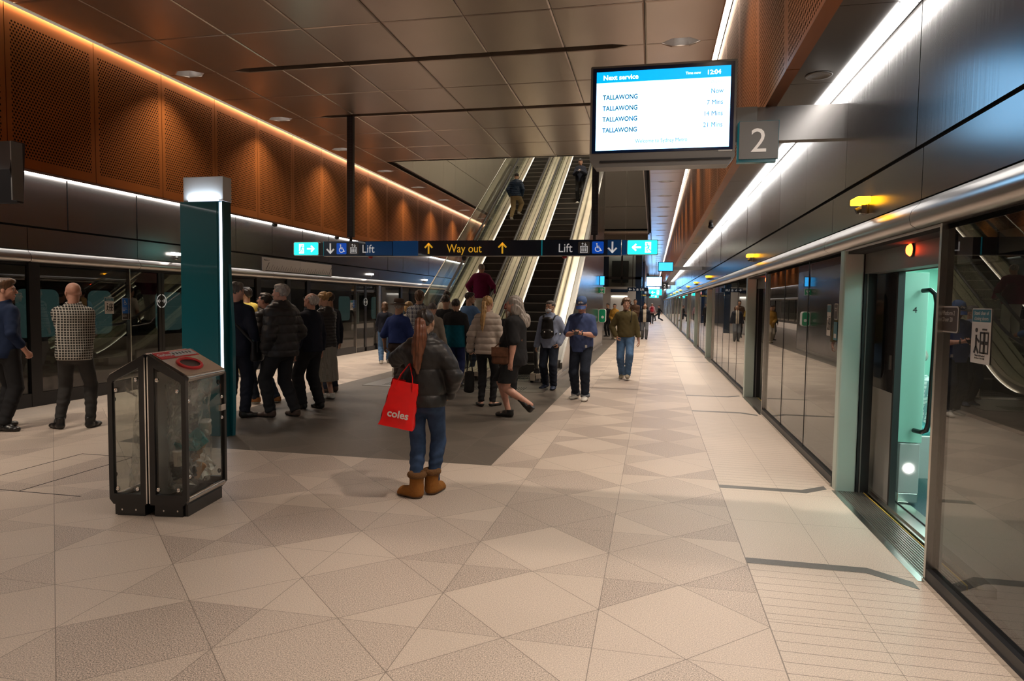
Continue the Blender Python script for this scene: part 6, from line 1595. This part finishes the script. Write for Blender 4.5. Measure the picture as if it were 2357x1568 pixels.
def bag_red():
    c = boots; o = empty('shopping_bag', (-1.99, 5.17, 0), math.radians(12), 'bright red shopping bag with white lettering hanging from the arm of the woman in boots', 'bag')
    mr = mat('bag_red', (.75, .006, .006), .38, noise=(5, .12), bump=(9, .5)); T = Matrix.Rotation(.20, 4, 'Y')
    def Q(x, y, z): return tuple(T @ Vector((x, y, z-1.05))+Vector((0.03, 0, 1.05)))
    b = MB(); rows = []
    n = 11
    per = [(-.13, -.07), (-.07, -.075), (0, -.08), (.07, -.075), (.13, -.07), (.14, 0), (.13, .07), (.05, .075), (-.05, .075), (-.13, .07), (-.14, 0)]
    for i in range(n):
        t = i/(n-1); z = .985-.38*t; w_ = .80+.25*t
        rows.append([Q(x*w_+.006*math.sin(i*1.7+k), y*w_*(.75+.4*t)+.008*math.sin(i*2.3+k*2), z) for k, (x, y) in enumerate(per+per[:1])])
    b.grid(rows, mr); b.add(rows[-1][:-1], [tuple(range(11))], mr); b.build('bag_body', o)
    for sy in (-.045, .045):
        b = MB(); b.tube([Q(-.075, sy*1.2, .92), Q(-.05, sy*.8, 1.03), Q(-.0, sy*.5, 1.135), Q(.05, sy*.8, 1.03), Q(.075, sy*1.2, .92)], .014, mr, 6, flat=(1, .25)); b.build('handle', o)
    tx = text('coles', .085, M_stk, o, (0, 0, 0), depth=.0008, bold=.002); tx.matrix_local = Matrix.Translation(Q(-.085, -.098, .69)) @ T @ Matrix.Rotation(PI/2, 4, 'X')
bag_red()
phone(-1, 'phone held up by the woman in sheepskin boots')(boots)
mb_ = MB(); mb_.tube([hd(boots, .022*math.cos(t), -.135, .028+.022*math.sin(t)) for t in [2*PI*i/12 for i in range(12)]], .006, M_steel, 6, closed=True); mb_.build('hair_tie', boots['e'])

navyl = person('man at the left edge in a dark navy shirt and black trousers, seen from behind', -7.80, 6.75, -12, 1.84, 'pink', arms=('down', ((.29, .06, .93), (.4, -1, 0))), legs=((-.10, .02, 0), (.13, -.08, 0, -70)), head=(-38, 0, 0), hair=('volume', 'brown'),
    top=dict(m=C_navy, sleeve=.80, hem=.84, g=.018, collar=True, rolled=True), bottom=pants(C_black, wide=.01), shoes=dict(m=S_blk), curl=(.6, 1.1), girth=1.05, res=.0075)
bald = person('bald man in a black and white gingham shirt and grey jeans, seen from behind', -7.03, 6.99, 22, 1.82, 'pink', arms=('chin', 'crossed'), legs=((-.17, .0, 0, 50), (.15, .05, 0, -8)), head=(38, 0, 0), hair=('none', 'brown', dict(beard='brown')), girth=1.06, res=.0075,
    top=dict(m=C_plaid, hem=.83, g=.022, collar=True, name='gingham_shirt'), bottom=pants(C_char, g=.006, wide=.006), shoes=dict(m=S_blk, kind='boot'))
suit = person('man in a dark navy suit jacket standing behind the teal totem', -5.60, 8.2, 12, 1.86, 'pink', arms=('down', ((.27, .0, .90), (.4, -1, 0))), legs=((-.09, 0, 0), (.10, .03, 0, -55)), head=(-25, 0, 0), hair=('short', 'saltpepper'), extras=(glasses(),), girth=1.08,
    top=dict(m=C_dnavy, hem=.80, g=.022, collar=True, name='suit_jacket'), bottom=pants(C_dnavy, wide=.014), shoes=dict(m=S_blk), res=.008)
crossbag((.26, .02, .88), (.36, .13, .28), C_blkl, C_blkl, 'black leather satchel hanging at the hip of the man behind the totem', 'satchel')(suit)
yellow = person('dark-haired bearded man in a yellow T-shirt and khaki trousers standing by the left screens', -8.36, 12.6, 55, 1.86, 'tan', arms=('front', 'front'), legs=((-.09, .03, 0), (.09, -.03, 0)), head=(38, 0, 0), hair=('volume', 'dark', dict(beard='dark')),
    top=dict(m=C_yel, sleeve=.36, hem=.86, g=.02, name='t_shirt'), bottom=pants(C_khaki, wide=.016), shoes=dict(m=S_wht, sole=M_sole, kind='sneaker', bulk=1.1), res=.009)
gpuff = person('man with glasses, black puffer jacket and tan shoes, half behind the grey-haired man', -5.99, 9.5, 92, 1.76, 'pink', arms=('pocket', 'pocket'), legs=((-.08, .14, 0, 5), (.08, -.12, 0, -5)), head=(5, -12, 0), hair=('short', 'dark'), extras=(glasses(),), girth=1.1,
    top=dict(m=C_puff, quilt=.085, g=.03, hem=.80, collar=True, name='puffer_jacket'), bottom=pants(C_djean, wide=.01), shoes=dict(m=S_tan, sole=M_sole, bulk=1.1), res=.009)
grey = person('grey-haired man in a black puffer jacket, hands in pockets, facing left', -5.05, 8.42, 78, 1.87, 'pink', arms=('pocket', 'pocket'), legs=((-.10, .13, 0, 8), (.11, -.10, 0, -12)), head=(12, -6, 0), hair=('short', 'grey'), girth=1.16, belly=.03,
    top=dict(m=C_puff, quilt=.11, g=.045, hem=.80, collar=True, name='puffer_jacket'), bottom=pants(C_black, wide=.016), shoes=dict(m=S_brn, bulk=1.08), res=.0075)
nsw = person('white-haired man with glasses in a navy sweater looking up to the left', -5.03, 9.18, 74, 1.76, 'pink', arms=('down', 'down'), legs=((-.09, .10, 0, 6), (.09, -.08, 0, -8)), head=(8, -20, 0), hair=('receding', 'white'), extras=(glasses(),), girth=1.08,
    top=dict(m=C_dnavy, hem=.86, g=.02, collar=True, name='sweater'), bottom=pants(C_black, wide=.022), shoes=dict(m=S_blk, bulk=1.05), res=.008)
bun = person('blonde woman with a bun in a dark quilted jacket, check midi skirt and white sneakers', -5.27, 10.12, 72, 1.77, 'fair', female=True, arms=('front', 'front'), legs=((-.07, .03, 0), (.07, -.03, 0)), head=(10, 14, 0), hair=('bun', 'blonde'), extras=(hood(C_puff),),
    top=dict(m=C_puff, quilt=.05, g=.022, hem=.80, collar=True, name='quilted_jacket'), bottom=pants(C_skirt, kind='skirt', leg_end=.30, name='skirt'), shoes=dict(m=S_wht, sole=M_sole, kind='sneaker'), res=.009)
behind = person('dark-haired person in navy mostly hidden behind the blonde woman with a bun', -5.62, 10.95, 70, 1.76, 'tan', arms=('down', 'down'), hair=('short', 'dark'), top=dict(m=C_dnavy, hem=.85, g=.02), bottom=pants(C_djean, wide=.01), shoes=dict(m=S_brn), res=.012)
bob = person('woman with a brown bob and light jeans walking near the left screens', -6.83, 16.36, 20, 1.64, 'fair', female=True, arms=('swingf', 'swingb'), legs=((-.09, -.16, 0), (.09, .16, 0)), hair=('bob', 'brown'), top=dict(m=C_dnavy, hem=.86, g=.02), bottom=pants(C_jeanl, wide=.012), shoes=dict(m=S_wht, sole=M_sole, kind='sneaker'), res=.011)
hat = person('man in a brown brimmed hat, royal blue shirt and brown trousers walking away', -4.42, 11.2, -8, 1.68, 'tan', arms=(((.30, .02, .90), (.4, -1, 0)), ((.27, .16, .92), (.5, -1, 0))), legs=((-.09, .14, 0), (.06, -.18, .02, -8, 20)), head=(-12, 4, 0), hair=('short', 'grey'), extras=(headwear('fedora', hat_br), belt()), girth=1.05,
    top=dict(m=C_blue, sleeve=.5, hem=.93, g=.024, collar=True, rolled=False), bottom=pants(C_brn, wide=.022), shoes=dict(m=S_blk), res=.008)
blond2 = person('short blonde woman half hidden behind the man in the brown hat', -4.98, 13.2, -20, 1.62, 'fair', female=True, hair=('bob', 'blonde'), top=dict(m=C_beige, hem=.85), bottom=pants(C_grey), shoes=dict(m=S_blk), res=.012)
plaidm = person('brown-haired man in a grey plaid shirt waiting for the escalator, seen from behind', -4.48, 12.45, 0, 1.83, 'tan', arms=('down', 'down'), hair=('volume', 'brown'), head=(10, 0, 0), girth=1.08, top=dict(m=C_plaid2, hem=.84, g=.024, collar=True, name='plaid_shirt', rolled=True, sleeve=.85), bottom=pants(C_grey, wide=.012), shoes=dict(m=S_brn), res=.009)
dark14 = person('dark-haired person in white seen beyond the plaid shirt man by the escalator', -4.72, 15.0, 0, 1.60, 'tan', z=.28, hair=('short', 'dark'), top=dict(m=C_cream, hem=.86, sleeve=.4), bottom=pants(C_djean), shoes=dict(m=S_blk), res=.012)
old2 = person('older brown-haired person in a beige jacket bowing the head before the escalator', -4.02, 11.85, 5, 1.60, 'fair', hair=('short', 'saltpepper'), head=(0, 18, 0), hunch=.02, top=dict(m=C_beige, hem=.84, g=.026, collar=True, name='jacket'), bottom=pants(C_grey, wide=.01), shoes=dict(m=S_blk), res=.009)
blk16 = person('dark-haired person in a black top queueing left of the teal jacket', -4.22, 13.35, 5, 1.76, 'tan', hair=('short', 'dark'), top=dict(m=C_black, hem=.86, g=.02), bottom=pants(C_black), shoes=dict(m=S_blk), res=.011)
tealp = person('dark-haired person in a teal and black jacket, seen from behind at the escalator foot', -3.69, 12.3, 0, 1.68, 'tan', hair=('short', 'dark'), arms=('down', 'down'), girth=1.1, top=dict(m=C_teal, m2=C_black, yoke=lambda cn, c: (cn[:, 2] > 1.24*c['s']) | (np.abs(cn[:, 0]) > .20), hem=.80, g=.034, collar=True, name='jacket'), bottom=pants(cloth('navy_trousers', (.02, .03, .10)), wide=.012), shoes=dict(m=S_blk), res=.009)
skyp = person('dark-haired person in a sky blue shirt turning to look right on the escalator foot', -3.95, 14.2, -25, 1.80, 'tan', z=.03, hair=('short', 'dark'), head=(-48, 0, 0), arms=('down', 'rail'), top=dict(m=C_sky, hem=.84, g=.022), bottom=pants(C_djean), shoes=dict(m=S_blk), res=.01)
burg = person('person in a burgundy sweater and white trousers riding up the left escalator', -4.22, 16.25, 0, 1.66, 'fair', z=.93, hair=('receding', 'grey'), head=(0, 10, 0), arms=(((.30, .12, 1.0), (.7, -1, 0)), ((.30, .12, 1.0), (.7, -1, 0))), girth=1.15, top=dict(m=C_burg, hem=.84, g=.034, name='sweater'), bottom=pants(C_wht, wide=.016), shoes=dict(m=S_brn), res=.01)
bluep = person('man in a blue puffer jacket and tan trousers walking up the left escalator', -4.62, 22.3, -5, 1.64, 'tan', z=4.39, hair=('short', 'dark'), head=(0, 14, 0), lean=6, arms=('pocket', 'pocket'), legs=((-.09, -.14, .0), (.09, .16, .23)), girth=1.1, extras=(hood(C_puffn),), top=dict(m=C_puffn, quilt=.07, g=.032, hem=.86, collar=True, name='puffer_jacket'), bottom=pants(C_khaki, wide=.02), shoes=dict(m=S_wht, sole=M_sole, kind='sneaker'), res=.011)
topw = person('woman in navy looking at a phone, riding down near the top of the right escalator', -2.58, 23.5, 180, 1.53, 'fair', z=5.09, female=True, hair=('short', 'dark'), head=(0, 18, 0), arms=('phone', 'phone'), top=dict(m=C_dnavy, hem=.86, g=.03, name='sweater'), bottom=pants(C_black, wide=.012), shoes=dict(m=S_wht, sole=M_sole), res=.011)
phone(both=True, label='phone held by the woman near the top of the right escalator')(topw)

beige = person('woman with a blonde ponytail in a beige puffer jacket and black leggings, seen from behind', -2.53, 10.15, -3, 1.73, 'fair', female=True, arms=('carry', 'down'), legs=((-.08, .0, 0, 35), (.09, .06, 0, -30)), head=(-8, 0, 0), hair=('ponytail', 'blonde'), res=.0075,
    top=dict(m=C_puffb, quilt=.10, g=.026, hem=.84, collar=True, name='puffer_jacket'), bottom=pants(C_black, g=.008, wide=.001, name='leggings'), shoes=dict(m=S_blk, kind='flat'), curl=(1.2, .6))
def tote(c, label):
    w_ = c['J']['wr', -1]+c['J']['hd', -1]*.08; P = [Slab(w_+Vector((.0, 0, -.30)), w_+Vector((-.01, 0, -.58)), .075, .035, .085, .045, u=(1, .3, 0), k=.03)]
    v, q = nets(union(P, 0, lambda p: .006*hash3(p, 26)), .009); o = mesh_np('tote_bag', v, q, [C_blkl]); o.location = c['e'].location; o.rotation_euler = c['e'].rotation_euler; setp(o, label, 'bag')
    mb = MB(); mb.tube([w_+Vector((-.05, 0, -.30)), w_+Vector((-.01, 0, -.02)), w_+Vector((.01, 0, -.0)), w_+Vector((.05, 0, -.30))], .010, C_blkl, 8); mb.build('handle', o)
tote(beige, 'limp black tote bag in the hand of the woman in the beige jacket')
redc = person('person in a red knit hat and black coat behind the long-haired man', -2.42, 11.25, 10, 1.60, 'tan', arms=(((.27, .12, .93), (.4, -1, 0)), 'down'), head=(-20, 4, 0), hair=('short', 'grey'), extras=(headwear('beanie', mat('red_knit', (.30, .012, .01), .9)),), top=dict(m=C_black, hem=.70, g=.026, skirtflare=.02, name='coat'), bottom=pants(C_black, wide=.014), shoes=dict(m=S_blk), curl=(1.1, .6), res=.010)
def stick(c):
    w_ = c['J']['wr', -1]+c['J']['hd', -1]*.07; mb = MB(); a = Vector((w_.x-.02, w_.y+.05, 0)); mb.tube([w_+Vector((0, .05, .015)), w_+Vector((0, -.05, .02)), w_+Vector((0, -.06, -.02))], .010, M_black, 8); mb.tube([w_+Vector((0, .0, .015)), a+Vector((0, 0, .02))], [.010, .009], M_black, 8); mb.cyl(a+Vector((0, 0, .03)), a, .014, M_rubber); put(c, mb, 'walking_stick', 'thin black walking stick held by the person in the red knit hat', 'walking stick')
stick(redc)
longh = person('man with long grey hair striding left in black T-shirt and shorts', -1.90, 9.22, 84, 1.79, 'pink', arms=(((.22, -.02, .86), (.5, -1, 0)), 'swingf'), legs=((-.09, -.24, .12, 0, -45), (.07, .13, 0, -4)), head=(8, 3, 0), hair=('long', 'grey'), belly=.05, girth=1.1,
    top=dict(m=C_black, sleeve=.42, hem=.74, g=.03, skirtflare=.02, name='t_shirt'), bottom=pants(C_black, kind='shorts', leg_end=.50, g=.02, wide=.022, name='shorts'), shoes=dict(m=S_blk, kind='sneaker', bulk=1.12), res=.0075)
crossbag((-.21, .13, .95), (.27, .08, .24), C_leath, C_leath, 'brown leather shoulder bag on the long-haired man', 'shoulder_bag', over=1)(longh)
_ = MB()
_P = [Ell(tuple(hd(longh, 0, .058, -.085)), V3(.042, .034, .040), np.array(longh['Rh'], dtype=F32)), Ell(tuple(hd(longh, 0, .065, -.13)), V3(.026, .022, .035), np.array(longh['Rh'], dtype=F32)), Ell(tuple(hd(longh, 0, .090, -.043)), V3(.030, .012, .008), np.array(longh['Rh'], dtype=F32))]
v_, q_ = nets(union(_P, 0, lambda p: .002*hash3(p, 90)), .006); mesh_np('beard', v_, q_, [HR['white']], None, longh['e'])
maskm = person('man in a white face mask and light blue shirt with a chest-worn backpack', -1.89, 12.5, 172, 1.68, 'tan', arms=('pocket', 'down'), legs=((-.10, .08, 0, 5), (.12, -.10, .01, -25, 12)), head=(-22, 0, 0), hair=('short', 'saltpepper'), extras=(mask, scarf_collar(C_strp)),
    top=dict(m=C_strp, hem=.82, g=.026, collar=True), bottom=pants(C_djean, wide=.016), shoes=dict(m=S_navy, sole=M_soled, bulk=1.05), res=.008)
backpack(C_blkl, True, 'black backpack worn on the chest of the man in the face mask', 1.0)(maskm)
capm = person('man in a blue cap and blue T-shirt looking down at his phone', -1.17, 11.28, 172, 1.75, 'pink', arms=('phone2', 'phone2'), legs=((-.10, .10, 0, 4), (.11, -.08, 0, -14)), head=(6, 24, 0), hair=('short', 'brown'), extras=(headwear('cap', mat('cap_blue', (.05, .10, .24), .8), mat('cap_peak', (.02, .06, .22), .7)), glasses(dark=True), watch), girth=1.08, belly=.03,
    top=dict(m=C_tee, sleeve=.44, hem=.82, g=.022, name='t_shirt'), bottom=pants(C_djean, wide=.014, cuff=C_grey), shoes=dict(m=S_wht, sole=M_sole, kind='sneaker', bulk=1.05), curl=(.9, .9), res=.0075)
phone(both=True, label='phone in both hands of the man in the blue cap')(capm)
mb_ = MB(); mb_.box(-.135, -.10, .148, .152, .90, .945, M_stk); mb_.build('hem_patch', capm['e'])
olive = person('young man with headphones in an olive sweater and blue jeans', -.565, 14.68, 180, 1.82, 'fair', arms=('down', ((.19, .06, .95), (1, -.8, 0))), legs=((-.06, .20, .02, 0, -15), (.07, -.14, .0, -4)), head=(4, 6, 0), hair=('fringe', 'brown'), extras=(headphones, scarf_collar(C_cream)), girth=.97,
    top=dict(m=C_olive, hem=.88, g=.021, name='sweater'), bottom=pants(C_jeanl, wide=.012), shoes=dict(m=S_bei, sole=M_sole, kind='sneaker'), res=.0075)
mb_ = MB(); mb_.tube([olive['U']((-.10, .13, 1.25)), olive['U']((-.12, .10, 1.42)), olive['U']((-.12, .0, 1.50)), olive['U']((-.12, -.12, 1.40))], .015, C_blkl, 8, flat=(1.3, .5)); put(olive, mb_, 'bag_strap', 'dark shoulder strap over the olive sweater', 'strap')
blaz = person('woman in a mustard blazer and cream trousers walking towards the viewer', -1.70, 30.65, 172, 1.64, 'tan', female=True, legs=((-.07, .14, 0), (.07, -.12, 0)), arms=('down', 'front'), hair=('short', 'dark'), top=dict(m=C_must, hem=.70, g=.03, skirtflare=.015, collar=True, name='blazer'), bottom=pants(C_cream, wide=.03), shoes=dict(m=S_bei), res=.013)
oldm = person('old man in a dark open jacket, cream shirt and grey trousers walking towards the viewer', -.36, 31.25, 180, 1.62, 'tan', legs=((-.09, .10, 0), (.09, -.12, 0)), hair=('receding', 'white'), belly=.03, girth=1.08, top=dict(m=C_dnavy, m2=C_cream, yoke=lambda cn, c: (np.abs(cn[:, 0]) < .07) & (cn[:, 1] > .05), hem=.86, g=.034, collar=True, name='jacket'), bottom=pants(C_grey, wide=.02), shoes=dict(m=S_blk), res=.013)
fold = person('dark-haired person in brown carrying a yellow folder behind the old man', -.90, 35, 180, 1.85, 'tan', arms=('crossed', 'down'), hair=('short', 'dark'), top=dict(m=cloth('brown_coat', (.09, .05, .03)), hem=.75, g=.03), bottom=pants(C_black), shoes=dict(m=S_blk), res=.015)
mb_ = MB(); mb_.box(-.10, .12, .22, .235, 1.08, 1.36, mat('folder_yellow', (.5, .35, .06), .6), Matrix.Rotation(.25, 4, 'Y')); put(fold, mb_, 'folder', 'yellow folder carried by the distant person in brown', 'folder')
dk33 = person('dark-haired person in black partly hidden behind the mustard blazer', -2.16, 33, 150, 1.62, 'tan', hair=('short', 'dark'), top=dict(m=C_black, hem=.85), bottom=pants(C_black), shoes=dict(m=S_blk), res=.016)
pink = person('distant grey-haired person in a pink shirt walking away', -.07, 55.5, 0, 1.70, 'pink', legs=((-.07, .15, 0), (.07, -.15, 0)), hair=('short', 'grey'), top=dict(m=C_pinks, hem=.86), bottom=pants(C_black), shoes=dict(m=S_blk), res=.018)
backpack(C_redb, False, 'red backpack on the distant person in the pink shirt', 1.0)(pink)
walk = person('distant person in black striding left across the platform near the right edge', .56, 64.2, 75, 1.72, 'pink', legs=((-.07, .34, 0), (.07, -.32, .02, 0, -20)), arms=('swingf', 'swingb'), hair=('short', 'dark'), top=dict(m=C_black, hem=.84), bottom=pants(C_djean), shoes=dict(m=S_blk), res=.02)
d32 = person('distant person in black just left of the pink shirt', -.60, 52, 180, 1.72, 'tan', hair=('short', 'dark'), top=dict(m=C_black, hem=.8), bottom=pants(C_black), shoes=dict(m=S_blk), res=.02)
d33 = person('distant person in grey standing left of the person in black', -1.05, 54, 20, 1.70, 'tan', hair=('short', 'brown'), top=dict(m=C_grey, hem=.8), bottom=pants(C_black), shoes=dict(m=S_blk), res=.02)
# passenger on the train, glimpsed through the door
seatp = person('grey-haired train passenger in a pale patterned shirt, glimpsed through the open door', 2.72, 7.7, 90, 1.68, 'tan', z=-.47+.0, arms=('front', 'front'), legs=((-.09, .45, .45), (.09, .45, .45)), hair=('short', 'grey'), top=dict(m=plaid('pale_pattern_shirt', (.55, .58, .55), (.2, .3, .3), .04, .2), hem=.9, g=.02), bottom=pants(C_black), shoes=dict(m=S_blk), res=.012)
